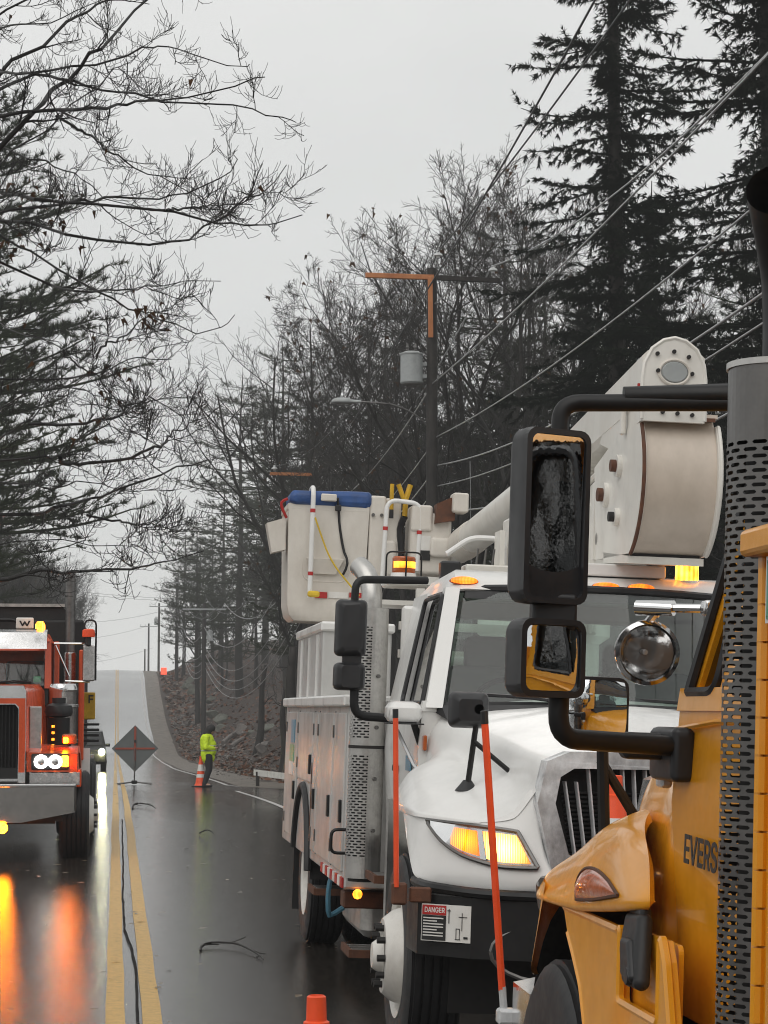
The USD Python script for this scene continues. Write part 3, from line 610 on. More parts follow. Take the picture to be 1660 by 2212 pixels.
# ---------------------------------------------------------------- the near maple whose limbs hang over the road
LIMBS = [
    ([(0, 314), (67, 247), (138, 180), (209, 105), (268, 46), (330, -12), (400, -80)], 22.0, 0.060),
    ([(0, 163), (42, 126), (113, 80), (176, 33), (234, -4), (300, -50)], 23.5, 0.055),
    ([(0, 255), (84, 239), (184, 239), (272, 224), (347, 211), (418, 201), (502, 184), (572, 166)], 21.0, 0.042),
    ([(0, 193), (80, 159), (147, 176), (234, 195), (343, 216), (418, 222), (502, 228), (586, 251), (640, 264)], 23.0, 0.036),
    ([(122, 251), (188, 289), (251, 335), (335, 381), (418, 420), (455, 424)], 22.5, 0.022),
    ([(0, 314), (84, 347), (159, 375), (251, 435), (360, 456)], 24.0, 0.026),
    ([(0, 418), (96, 431), (176, 439), (251, 448), (360, 454), (460, 479), (544, 485), (607, 481), (653, 464)], 21.5, 0.040),
    ([(0, 460), (84, 444), (180, 429), (260, 425), (360, 424), (418, 410), (481, 381), (506, 335)], 22.0, 0.034),
    ([(0, 477), (63, 479), (176, 513), (272, 523), (335, 525), (393, 519), (452, 490), (502, 454), (548, 423), (619, 356)], 20.5, 0.036),
    ([(360, 454), (418, 448), (485, 439), (552, 423), (621, 423)], 21.5, 0.018),
    ([(0, 502), (63, 540), (142, 590), (218, 634), (293, 669), (356, 695), (418, 720), (480, 706), (507, 680)], 22.5, 0.030),
    ([(0, 63), (105, 50), (159, 25), (234, -6)], 24.5, 0.034),
    ([(0, 155), (84, 159), (184, 142), (251, 130), (305, 100), (360, 100), (418, 117), (460, 134), (540, 138)], 21.5, 0.030),
    ([(0, 352), (63, 314), (126, 255), (201, 193), (260, 142), (330, 90)], 23.5, 0.026),
    ([(0, 569), (84, 602), (167, 627), (272, 627), (335, 617), (398, 611), (477, 607)], 21.0, 0.030),
    ([(209, 774), (251, 740), (293, 703), (335, 674), (400, 640)], 23.0, 0.018),
    ([(0, 992), (84, 987), (138, 985), (180, 941), (218, 916), (260, 890)], 22.0, 0.030),
    ([(130, 990), (209, 1002), (268, 994), (335, 966), (377, 933), (439, 904), (498, 858)], 22.0, 0.030),
    ([(0, 1113), (63, 1111), (126, 1096), (209, 1075), (293, 1050), (347, 1029), (402, 1008), (452, 992)], 21.0, 0.038),
    ([(0, 1251), (63, 1240), (126, 1238), (167, 1234), (234, 1230), (293, 1230), (343, 1218), (393, 1205), (440, 1190)], 20.0, 0.040),
    ([(188, 1113), (251, 1125), (318, 1134), (368, 1163)], 22.5, 0.018),
    ([(0, 820), (126, 820), (201, 807), (293, 774), (356, 753), (418, 736)], 23.0, 0.026),
    ([(0, 950), (54, 912), (126, 858), (180, 820), (230, 780)], 24.0, 0.030),
    ([(63, 916), (147, 916), (234, 904), (293, 879), (343, 862), (400, 850)], 23.0, 0.024),
    ([(138, 757), (201, 807), (251, 866), (300, 905)], 24.0, 0.016),
    ([(0, 30), (80, -10), (150, -60)], 22.0, 0.04), ([(0, 700), (90, 730), (180, 770), (270, 830), (330, 840)], 23.5, 0.024),
    ([(0, 1040), (100, 1055), (190, 1040), (290, 1060), (360, 1050)], 24.0, 0.022), ([(0, 1180), (110, 1165), (220, 1180), (320, 1175)], 23.0, 0.02), ([(0, 880), (60, 850), (150, 838), (250, 860), (330, 905)], 22.0, 0.02)]
rng = np.random.default_rng(4)
mz = float(ground_z(-7.2, 23)); trunk_pts = curve([(-7.2, 23, mz - 0.2), (-7.1, 22.9, mz + 3), (-6.9, 22.7, mz + 6.5), (-6.6, 22.5, mz + 10), (-6.5, 22.4, mz + 13.5)], 12)
near = thing('maple_tree', 'leafless tree left of the road whose long limbs hang across the sky', 'tree', (0, 0, 0))
obj('trunk', tube(trunk_pts, np.linspace(0.3, 0.1, 12), 12), M['near_bark'], near, True)
P, R = [], []
for pts, Y, r in LIMBS:
    p3 = np.array([pix(px, py, Y + 1.1 * math.sin(i * 1.7 + px * 0.01 + Y * 3)) for i, (px, py) in enumerate(pts)])
    rr0 = r
    if pts[0][0] <= 5:
        d = p3[1] - p3[0]; d /= np.linalg.norm(d); e = p3[0] - d * np.array([1, 1, 1.0]) * 1.4
        zt = np.clip(e[2] - 1.0, mz + 1.6, mz + 13); k = np.interp(zt, trunk_pts[:, 2], np.arange(12)); tp = np.array([np.interp(k, np.arange(12), trunk_pts[:, q]) for q in range(3)])
        p3 = np.vstack([tp, (tp + e) / 2 + [0, 0, 0.15], e, p3])
        rr0 = r
    c = curve(p3, 26); c[1:-1] += rng.normal(0, 0.012, (24, 3)) * 1.0
    P.append(c); R.append(rr0 * 0.62 * np.linspace(1.15, 0.2, 26))
P, R = np.array(P), np.array(R)
A, AR = sprout(rng, P, R, 12, 0.22, 0.95, 0.115, (20, 50), 6, up=0.12, wig=0.1, rfac=0.5, lmin=0.3, lmax=0.62)
B, BR = sprout(rng, A, AR, 4, 0.15, 1.0, 0.42, (25, 55), 5, up=0.5, wig=0.13, rfac=0.6, lmin=0.25)
C, CR = sprout(rng, np.concatenate([A[:, :5], B]), np.concatenate([AR[:, :5], BR]), 4, 0.2, 1.0, 0.3, (35, 65), 4, up=0.95, wig=0.12, rfac=0.7, lmin=0.14)
obj('crown', [tubes(P, R, 7), tubes(A, np.maximum(AR, 0.0045), 4), tubes(B, np.maximum(BR, 0.0032), 3), tubes(C, np.maximum(CR, 0.0026), 3)], M['near_bark'], near)
k = rng.integers(0, len(B), 14)
clump = np.array([pix(330, 670, 22.4), pix(240, 830, 22.6), pix(215, 905, 22), pix(120, 500, 22.5), pix(90, 420, 22.5), pix(20, 520, 23), pix(300, 690, 22.4)])
O = np.vstack([B[k, -1], np.repeat(clump, 9, 0) + rng.normal(0, 0.11, (len(clump) * 9, 3))])
obj('dead_leaves', leaf_fans(rng, O, np.tile([0.05, 0, -0.9], (len(O), 1)), 0.075, 0.05, 2), M['dead_leaves'], near)

# ---------------------------------------------------------------- boulders and rubble on the bank
plain('rock', (0.10, 0.105, 0.085), 0.6, vary=0.4, scale=2.5, bump=0.6, bscale=9, dirt=(0.07, 0.075, 0.05), dirt_amt=0.8); plain('pale_rock', (0.14, 0.125, 0.115), 0.55, vary=0.4, scale=3, bump=0.5, bscale=10)
def boulder(seed, s, flat=0.6, n=3):
    o = trimesh.creation.icosphere(subdivisions=n); v = o.vertices
    r = np.random.default_rng(seed); q = r.normal(0, 1, (10, 3)); q /= np.linalg.norm(q, axis=1, keepdims=True); h = r.uniform(0.45, 0.8, 10)
    for a, b in zip(q, h):
        d = v @ a; v = v - np.maximum(d - b, 0)[:, None] * a
    v = v * (0.85 + 0.35 * meshkit.fbm(v * 2.2 + seed, 4, seed)[:, None]); o.vertices = v * np.array([1, 0.8, flat]) * s
    return o
_Ys = np.arange(56.0, 262.0, 0.5)
def on_bank(px, py):
    """where the line of sight through a measured spot meets the bank"""
    r = FW + RT * (px - 830) / 4800 + UP * (1106 - py) / 4800; p = EYE + r * (_Ys / r[1])[:, None]
    below = np.nonzero(ground_z(p[:, 0], p[:, 1]) > p[:, 2])[0]
    if len(below) == 0: return None
    q = p[below[0]]; return np.array([q[0], q[1], float(ground_z(q[0], q[1]))])
zB = lambda u, v: ((380 + u / 4.882) / 1.094, (1560 + v / 4.882) / 1.094)
BOUL = [(310, 330, 150, 0, 'mossy boulder high on the bank left of the cable pole'), (390, 390, 190, 0, 'large slanted grey boulder touching the cable pole from the left'), (590, 490, 120, 0, 'grey block of stone just right of the cable pole'), (590, 545, 130, 1, 'pale flat stone lying under the grey block right of the pole'),
        (620, 660, 190, 0, 'rounded greenish boulder up and right of the person in the yellow jacket'), (705, 725, 190, 0, 'squarish boulder beside the rounded greenish one'), (690, 800, 150, 0, 'low boulder right of the head of the person'), (920, 850, 230, 1, 'flat pale boulder shaped like a loaf in the middle of the bank'), (1040, 850, 110, 0, 'dark boulder against the leaning trunk'),
        (1240, 810, 230, 0, 'big mossy boulder between the leaning trunk and the thick trunk'), (1220, 1010, 130, 1, 'pale stone with a pointed top left of the thick trunk'), (1180, 1085, 200, 1, 'flat pale slab low on the bank left of the thick trunk'), (660, 350, 90, 0, 'stone beside the fallen logs'), (640, 400, 60, 1, 'small stone under the stone beside the logs'), (350, 260, 140, 0, 'boulder at the top of the bank near the foot of the pole on the hill'), (215, 555, 60, 1, 'small stone at the roadside of the hill'), (255, 595, 80, 1, 'stone at the roadside below the small one')]
for i, (u, v, w_, pale, lab) in enumerate(BOUL):
    q = on_bank(*zB(u, v))
    if q is None: continue
    s = w_ / 4.882 / 1.094 * q[1] / 4800 * 0.56
    tag(obj('boulder', moved(boulder(i, s, 0.62 + 0.1 * (i % 3)), q + [0, 0, s * 0.12], (0, 12 * math.sin(i * 2.0), 25 * math.sin(i * 1.3))), M['pale_rock' if pale else 'rock'], None, 28), lab, 'boulder', 'boulders on the bank')
r = np.random.default_rng(12); proto = [boulder(50 + i, 1.0, 0.6, 1) for i in range(5)]; ms = []
areas = [(Polygon([(60, 640), (420, 640), (470, 830), (430, 1080), (200, 900)]), 260), (Polygon([(620, 960), (900, 1010), (1100, 1180), (1380, 1260), (1300, 1380), (640, 1400)]), 380), (Polygon([(100, 250), (500, 480), (1300, 900), (1350, 1200), (500, 800)]), 60)]
for poly, cnt in areas:
    x0_, y0_, x1_, y1_ = poly.bounds; k = 0
    while k < cnt:
        u, v = r.uniform(x0_, x1_), r.uniform(y0_, y1_)
        if not poly.contains(Point(u, v)): continue
        k += 1; q = on_bank(*zB(u, v))
        if q is None: continue
        s = q[1] / 4800 * (1.2 + 6.5 * r.random() ** 2.2) * 0.75
        ms.append(moved(proto[k % 5], q + [0, 0, s * .2], (r.uniform(0, 40), r.uniform(0, 40), r.uniform(0, 360)), s))
tag(obj('rubble', ms, M['pale_rock'], None), 'pale broken stones strewn over the right bank', 'rubble', kind='stuff')
for nm, seed, cnt, mat_c, lab in (('leaf_litter', 5, 5200, (.125, .045, .017), 'rust brown fallen leaves covering the bank on the right'), ('leaf_litter', 6, 1700, (.15, .12, .095), 'pale fallen leaves and wood bits along the right roadside')):
    r = np.random.default_rng(seed); Y_ = 58 + 190 * r.random(cnt) ** 1.25; X_ = np.interp(Y_, [58, 64, 75, 110, 260], [9.5, 5.6, 5.2, 4.9, 4.7]) + np.abs(r.normal(0, 4.2 if seed == 5 else 1.6, cnt))
    Z_ = ground_z(X_, Y_) + .03; s_ = (.06 + .11 * r.random(cnt)) * (.6 + Y_ / 160); a1 = r.normal(0, 1, (cnt, 3)) * [1, 1, .35]; a1 /= np.linalg.norm(a1, axis=1, keepdims=True); a2 = np.cross(a1, r.normal(0, 1, (cnt, 3)) * [.4, .4, 1]); a2 /= np.linalg.norm(a2, axis=1, keepdims=True)
    C_ = np.c_[X_, Y_, Z_]; V_ = np.stack([C_ - a1 * s_[:, None], C_ + a2 * s_[:, None] * .55, C_ + a1 * s_[:, None], C_ - a2 * s_[:, None] * .55 + [0, 0, .02]], 1).reshape(-1, 3); k_ = np.arange(cnt)[:, None] * 4
    mt_ = plain('litter_%d' % seed, mat_c, .6, vary=.5, scale=.7)
    tag(obj(nm, trimesh.Trimesh(V_, np.vstack([k_ + [0, 1, 2], k_ + [0, 2, 3]]), process=False), mt_, None), lab, 'leaves', kind='stuff')
for i, (a, b, Y0, Y1, lab) in enumerate([((720, 350), (870, 410), 150, 152, 'longer weathered log lying on the bank'), ((815, 420), (960, 460), 140, 141, 'shorter weathered log below the longer one')]):
    p0 = pix((380 + a[0] / 4.882) / 1.094, (1560 + a[1] / 4.882) / 1.094, Y0); p1 = pix((380 + b[0] / 4.882) / 1.094, (1560 + b[1] / 4.882) / 1.094, Y1)
    p0[2] = float(ground_z(p0[0], p0[1])) + 0.25; p1[2] = float(ground_z(p1[0], p1[1])) + 0.2
    tag(obj('fallen_log', tube([p0, (p0 + p1) / 2 + [0, 0, 0.05], p1], [0.16, 0.15, 0.12], 8), M['pale_rock'], None, 40), lab, 'log', 'fallen logs on the bank')
# trunks standing clear at the foot of the bank
for (u0, v0, u1, v1, rad, lab) in [(1100, 1080, 1215, 60, 0.2, 'thin dead trunk leaning right at the foot of the bank'), (1385, 1330, 1440, 350, 0.16, 'slim dark trunk touching the thick trunk'), (1480, 1370, 1530, -150, 0.26, 'thick dark trunk close beside the rear of the white truck')]:
    b0 = on_bank(*zB(u0, v0)); b0 = b0 if b0 is not None else put(*pix(*zB(u0, v0), 75)[:2])
    b0 = np.array(b0) - [0, 0, .2]; px0 = u0; t0 = pix(*zB(u1, v1), b0[1])
    t = thing('dead_tree', lab, 'tree', b0); d = t0 - b0
    pp = curve([(0, 0, 0), d * 0.35 + [0.1, 0, 0], d * 0.7 - [0.06, 0, 0], d], 9)
    obj('trunk', tube(pp, rad * np.linspace(1.15, 0.5, 9), 9), M['oak_bark'], t, True)
    q = np.random.default_rng(int(px0)); A2, AR2 = sprout(q, pp[None], (rad * np.linspace(1.1, 0.5, 9))[None], 9, 0.35, 0.98, 0.22, (40, 80), 5, up=0.2, wig=0.15, rfac=0.3); B2, BR2 = sprout(q, A2, AR2, 5, 0.3, 1, 0.5, (30, 60), 4)
    obj('branches', [tubes(A2, AR2, 4), tubes(B2, np.maximum(BR2, 0.005), 3)], M['twig_bark'], t)
# ---------------------------------------------------------------- utility poles and wires
bark('pole_wood', (0.016, 0.0145, 0.0135), (0.042, 0.037, 0.033), 7.0); bark('new_timber', (0.38, 0.135, 0.05), (0.52, 0.22, 0.09), 3.0)
POLES = []
def pole_base(px, Y):
    x = float(pix(px, 1530, Y)[0]); return x, Y, float(ground_z(x, Y))
def insulator(parent, p, r=0.1, kind='top'):
    i = obj('insulator', lathe([(0, 0.20), (0.35 * r, 0.2), (0.4 * r, 0.14), (r, 0.10), (1.05 * r, 0.06), (0.5 * r, 0.05), (0.4 * r, 0.0), (0, 0)], p, 'z', 14), M['porcelain'], parent, 40)
    obj('pin', cyl(np.array(p) - [0, 0, 0.14], np.array(p) + [0, 0, 0.02], 0.018, 6), M['dark_steel'], i)
def utility_pole(px, Y, top_py, r, arm, lab, arm_w=3.05, timber=None, braces=True, far=False):
    x, y, z = pole_base(px, Y); H = float(pix(px, top_py, Y)[2]) - z
    t = thing('utility_pole', lab, 'utility pole', (x, y, z), group='utility poles along the road')
    obj('shaft', tube([(0, 0, -0.3), (0, 0, H * 0.5), (0, 0, H)], [r * 1.25, r * 1.08, r * 0.9], 12), M['pole_wood'], t, 40)
    if arm:
        az = H - 0.28 if Y < 100 else H - 0.45
        if timber:
            # the left half of the arm and its hanging board are new orange timber
            obj('crossarm', box((-arm_w * 0.25 - 0.03, -r - 0.06, az + 0.03), (arm_w * 0.5 + 0.1, 0.095, 0.12), (0, 0.6, 0), 0.008), M['new_timber'], t, label='bare orange timber half of the crossarm')
            obj('crossarm', box((arm_w * 0.25 + 0.09, -r - 0.06, az), (arm_w * 0.5, 0.095, 0.12), (0, 1.2, 0), 0.008), M['pole_wood'], t)
            if timber == 2: obj('timber_board', box((-0.075, -r - 0.15, az - 0.72), (0.115, 0.06, 1.5), (0, -0.5, 0), 0.006), M['new_timber'], t)
        else:
            obj('crossarm', box((0, -r - 0.05, az), (arm_w, 0.095, 0.12), None, 0.008), M['pole_wood'] if Y < 150 else M['grey_enamel'], t)
        if braces:
            for s in (-1, 1): obj('brace', tube([(s * arm_w * 0.22, -r - 0.05, az - 0.06), (s * 0.05, -r - 0.02, az - 0.62)], 0.018, 5), M['dark_steel'], t)
        for q in (-0.47, 0.04 if Y < 100 else -0.2, 0.47):
            if q < 0 and timber == 2: continue
            insulator(t, (q * arm_w, -r - 0.05, (H + 0.22 if abs(q) < 0.1 else az + 0.16)), 0.11 if Y < 100 else 0.09)
    POLES.append((x, y, z, H, r)); return t
def transformer(t, p, h=0.8, r=0.27):
    p = np.array(p, float)
    o = obj('transformer', lathe([(0, 0), (r * 0.9, 0), (r, 0.03), (r, h * 0.9), (r * 1.06, h * 0.9), (r * 1.06, h * 0.94), (r * 0.6, h), (0, h * 1.02)], p, 'z', 26), M['grey_enamel'], t, 35)
    for dx in (-0.1, 0.1): obj('bushing', lathe([(0, 0), (0.03, 0), (0.05, 0.05), (0.03, 0.07), (0.05, 0.12), (0.03, 0.14), (0.02, 0.22), (0, 0.22)], p + [dx, 0, h * 0.98], 'z', 10), M['dark_steel'], o)
    for zz in (0.25, 0.62): obj('bracket', box(p + [r + 0.08, 0, h * zz], (0.2, 0.07, 0.09), None, 0.008), M['grey_enamel'], o)
    obj('rim', lathe([(r, 0), (r + 0.012, 0), (r + 0.012, 0.03), (r, 0.03)], p + [0, 0, 0.04], 'z', 26), M['grey_enamel'], o)
p1 = utility_pole(935, 53, 580, 0.14, True, 'nearest dark utility pole with orange timber arm, grey transformer and lamp', 3.15, timber=2)
x1, y1, z1, H1, r1 = POLES[0]
tr_z = float(pix(890, 830, 53)[2]) - z1; transformer(p1, (-0.50, 0, tr_z))
lz = float(pix(700, 872, 53)[2]) - z1; lx = (705 - 935) / 4800 * 53
arm_p = curve([(-r1, 0, lz - 0.48), (-0.5, -0.1, lz - 0.2), (-1.1, -0.2, lz - 0.01), (lx + 0.75, -0.25, lz + 0.02)], 10)
la = obj('lamp_arm', tube(arm_p, 0.024, 8), M['dark_steel'], p1, 40)
obj('lamp_head', grid(np.array([[(lx + 0.78 - s * 0.72, -0.25 + w * math.cos(a), lz + 0.02 + hh * math.sin(a) * (1.0 if math.sin(a) > 0 else 0.6)) for a in np.linspace(0, 2 * math.pi, 15)] for s, w, hh in ((0, 0.001, 0.001), (0, 0.045, 0.045), (0.3, 0.06, 0.055), (0.45, 0.13, 0.1), (0.75, 0.15, 0.1), (0.95, 0.09, 0.06), (1, 0.001, 0.001))]), 22, 24), M['grey_enamel'], p1, True)
obj('photocell', cyl((lx + 0.3, -0.25, lz + 0.1), (lx + 0.3, -0.25, lz + 0.17), 0.035, 10), M['grey_enamel'], p1, 40)
obj('cable_bracket', bend([(r1, 0, 3.9 + 1.4), (0.3, -0.1, 5.32), (0.42, -0.12, 5.05)], 0.05), M['wire_metal'], p1) if False else obj('cable_bracket', tube(bend([(r1, -0.05, 5.25), (0.28, -0.12, 5.27), (0.42, -0.14, 5.02)], 0.08), 0.03, 8), M['grey_enamel'], p1, 40)
p2 = utility_pole(672, 84, 1012, 0.15, True, 'second utility pole with short orange timber arm, behind the blue bucket cover', 3.05, timber=1)
p3 = utility_pole(440, 160, 1303, 0.15, True, 'utility pole with pale crossarm and sagging cables behind the person', 3.1)
x3, y3, z3, H3, r3 = POLES[2]
transformer(p3, (0.42, -0.1, float(pix(450, 1385, 160)[2]) - z3), 0.75, 0.2)
p4 = utility_pole(381, 235, 1250, 0.16, True, 'utility pole near the top of the hill beside the far pine', 2.9)
p5 = utility_pole(342, 300, 1303, 0.14, True, 'far utility pole with a transformer beyond the crest', 2.6, braces=False); transformer(p5, (-0.4, 0, 8.4), 0.9, 0.25)
p6 = utility_pole(320, 345, 1347, 0.14, True, 'farther utility pole with a crossarm left of the transformer pole', 2.7, braces=False)
p7 = utility_pole(312, 385, 1402, 0.14, False, 'farthest bare utility pole at the crest', braces=False)
# wires: spans that hang between the poles
def span(a, b, sag, n=24):
    a, b = np.array(a, float), np.array(b, float); t = np.linspace(0, 1, n)[:, None]
    return a + (b - a) * t - np.array([0, 0, 1.0]) * sag * 4 * t * (1 - t)
def wire(name, pts, r, lab, mat_='wire_metal', cat_='wire', grp='wires along the road'):
    tag(obj(name, tube(np.vstack(pts), r, 5), M[mat_], None, True), lab, cat_, grp)
def node(i, dx, h):
    x, y, z, H, r = POLES[i]; return np.array([x + dx, y - r - 0.05, z + h])
x0, y0, z0, H0 = 7.3, 4.0, -0.2, 12.8
def near_end(dx, h): return np.array([x0 + dx, y0, z0 + h])
top = [(-1.45, 0.1), (0.12, 0.42), (1.45, 0.1)]
names = ['left arm wire', 'middle pin wire', 'right arm wire']
for k, (dx, dh) in enumerate(top):
    h1 = H1 + dh - 0.05; pts = [span(near_end(dx, H0 + dh), node(0, dx if k else -0.35, h1 if k else H1 - 0.9), (0.5, 0.6, 1.85)[k]), span(node(0, dx if k else -0.35, h1 if k else H1 - 0.9), node(1, dx * 0.95, POLES[1][3] + dh - 0.05), 0.9)[1:], span(node(1, dx * 0.95, POLES[1][3] + dh - 0.05), node(2, dx, POLES[2][3] + dh - 0.1), 3.0)[1:], span(node(2, dx, POLES[2][3] + dh - 0.1), node(3, dx * 0.9, POLES[3][3] + dh - 0.1), 2.6)[1:], span(node(3, dx * 0.9, POLES[3][3] + dh - 0.1), node(4, dx * 0.8, POLES[4][3] + dh), 1.2, 10)[1:]]
    wire('power_line', pts, 0.019, ['leftmost of the three top wires, passing left of the orange arm', 'top wire over the pin at the head of the nearest pole', 'top wire tied to the right end of the dark crossarm'][k], 'wire_metal' if k == 2 else 'wire_dark')
low = [(0.0, H1 - 2.85, 8.9, 0.45, 'insulated cable tied below the transformer', 0.018), (0.1, H1 - 4.15, 7.5, 0.7, 'highest of the lower cables below the lamp arm', 0.016), (0.12, H1 - 4.85, 6.9, 1.1, 'second of the lower cables on the near pole', 0.02), (0.12, H1 - 5.35, 6.4, 0.95, 'third of the lower cables on the near pole', 0.016), (0.12, H1 - 5.95, 5.95, 1.2, 'lowest cable on the near pole', 0.02)]
for dx, h1, h3, sg, lab, rr in low:
    h2 = h1 * 0.5 + h3 * 0.5 + 0.3
    wire('overhead_cable', [span(near_end(dx, h1), node(0, dx, h1), sg), span(node(0, dx, h1), node(1, dx, h2), 0.7)[1:], span(node(1, dx, h2), node(2, dx, h3), 3.0)[1:], span(node(2, dx, h3), node(3, dx - 0.1, h3 + 0.4), 2.8)[1:], span(node(3, dx - 0.1, h3 + 0.4), node(4, dx, h3), 1.0, 8)[1:]], rr, lab)
for i, (pa, pb, lab) in enumerate([((700, 1290, 200), (150, 1276, 205), 'upper service wire crossing the road near the crest'), ((700, 1296, 200), (150, 1281, 205), 'service wire just below the upper crossing wire'), ((342, 1322, 300), (120, 1345, 290), 'service wire from the transformer pole over the road'), ((320, 1352, 345), (120, 1385, 320), 'service wire from the farther pole over the road'), ((330, 1400, 345), (120, 1440, 320), 'lowest service wire over the crest')]):
    wire('service_wire', [span(pix(*pa), pix(*pb), 0.5)], 0.018 if i > 1 else 0.013, lab, 'wire_dark', grp='wires crossing the road')
wire('guy_wire', [span(node(0, 0.9, 8.0), node(0, 0.95, 2.0), 0)], 0.008, 'thin grey wire hanging straight beside the nearest pole', grp=None)

# ---------------------------------------------------------------- air
hz = look('haze_air', {'v': ('principled_volume', {'color': (0.97, 0.98, 0.985), 'density': 0.0007})}, [], surface=None, volume='v.volume')
tag(obj('haze', box((0, 190, 13.5), (150, 560, 45)), hz), 'pale mist that fades the far end of the road', 'haze', kind='stuff')
# ---------------------------------------------------------------- parts shared by the trucks
def lug_wheel(t, c, side, r=0.5, w=0.27, dish=0.0, rim='wheel_white', treads=5, name='wheel'):
    """a road wheel at c with its outer face towards side * x; dish > 0 sinks the disc, < 0 pushes it out"""
    h = w / 2
    prof = [(r * 0.58, -h * 0.9), (r * 0.66, -h), (r * 0.9, -h), (r * 0.975, -h * 0.86)]
    for k in range(treads):
        a = -h * 0.8 + 1.6 * h * k / treads; b = a + 1.6 * h / treads
        prof += [(r, a + 0.006), (r, b - 0.008), (r * 0.972, b - 0.006), (r * 0.972, b + 0.004)]
    prof += [(r * 0.975, h * 0.86), (r * 0.9, h), (r * 0.66, h), (r * 0.58, h * 0.9), (r * 0.58, -h * 0.9)]
    wh = UsdGeom.Xform.Define(stage, ppath(t) + '/' + numbered(ppath(t), name)).GetPrim()
    flip = lambda m_: m_ if side > 0 else mirx(m_)
    mv = lambda m_: moved(flip(m_), c)
    obj('tyre', mv(lathe(prof, (0, 0, 0), 'x', 40)), M['rubber'], wh, 30)
    d = h - 0.01 - dish
    obj('rim', mv(lathe([(0, d - 0.02), (0.1, d - 0.02), (0.13, d), (r * 0.36, d), (r * 0.44, d - (0.05 if dish < 0 else -0.02)), (r * 0.5, h * 0.4 if dish < 0 else h * 0.1 + d * 0.3), (r * 0.54, h * 0.86), (r * 0.6, h * 0.98), (r * 0.605, h * 0.86), (r * 0.56, h * 0.5), (r * 0.56, -h * 0.5)], (0, 0, 0), 'x', 40)), M[rim], wh, 35)
    hub = obj('hub', mv(lathe([(0, d + 0.055), (0.06, d + 0.05), (0.075, d + 0.03), (0.085, d), (0.1, d)], (0, 0, 0), 'x', 20)), M[rim if dish < 0 else 'undercarriage'], wh, 35)
    for k in range(10):
        a = 2 * math.pi * k / 10; p = (d - 0.005, 0.142 * math.cos(a), 0.142 * math.sin(a))
        obj('lug_nut', mv(cyl(p, (d + 0.04, p[1], p[2]), 0.018, 6)), M['undercarriage'], hub)
    return wh
def perforated(c, r, z0, z1, a0, a1, bands, pitch=0.014, lean=0.0, cell=0.042, nfull=36):
    """a tube of sheet metal with rows of staggered slots between the angles a0..a1 and inside the height bands"""
    V, F_ = [], []
    def quad(t0, t1, za, zb):
        k = max(1, int(abs(t1 - t0) / (2 * math.pi / nfull) + 0.5)); ts = np.linspace(t0, t1, k + 1)
        for i in range(k):
            n = len(V)
            for t, z in ((ts[i], za), (ts[i + 1], za), (ts[i + 1], zb), (ts[i], zb)): V.append((c[0] + r * math.cos(t) + lean * (z - z0), c[1] + r * math.sin(t), z))
            F_.extend([(n, n + 1, n + 2), (n, n + 2, n + 3)])
    edges = [z0] + [q for b in bands for q in b] + [z1]
    for za, zb in zip(edges[::2], edges[1::2]): quad(0, 2 * math.pi, za, zb)
    da = cell / r; sw = da * 0.74
    for b0, b1 in bands:
        quad(a1, a0 + 2 * math.pi, b0, b1); z, k = b0, 0
        while z < b1 - 1e-6:
            zs = min(z + pitch * 0.46, b1); ze = min(z + pitch, b1)
            quad(a0, a1, z, zs)
            if ze > zs:
                t = a0 - (0.5 * da if k % 2 else 0); prev = a0
                while t < a1:
                    s0, s1 = max(t + (da - sw) / 2, a0), min(t + (da + sw) / 2, a1)
                    if s1 > s0:
                        if s0 > prev: quad(prev, s0, zs, ze)
                        # slot with chamfered ends: small corner triangles
                        e = 0.12 * sw
                        for sx_, sg in ((s0, 1), (s1, -1)):
                            for zc, zg in ((zs, 1), (ze, -1)):
                                n = len(V)
                                for tt, zz in ((sx_, zc), (sx_ + sg * e, zc), (sx_, zc + zg * (ze - zs) * 0.4)): V.append((c[0] + r * math.cos(tt) + lean * (zz - z0), c[1] + r * math.sin(tt), zz))
                                F_.append((n, n + 1, n + 2))
                        prev = s1
                    t += da
                if prev < a1: quad(prev, a1, zs, ze)
            z = ze; k += 1
    return trimesh.Trimesh(np.array(V), np.array(F_), process=False)
def letters(text, h, M4, depth=0.003, bold=False, sx=1.0):
    o = meshkit.text_mesh(text, h, depth, bold); o.apply_scale([sx, 1, 1]); o.apply_transform(M4); return o

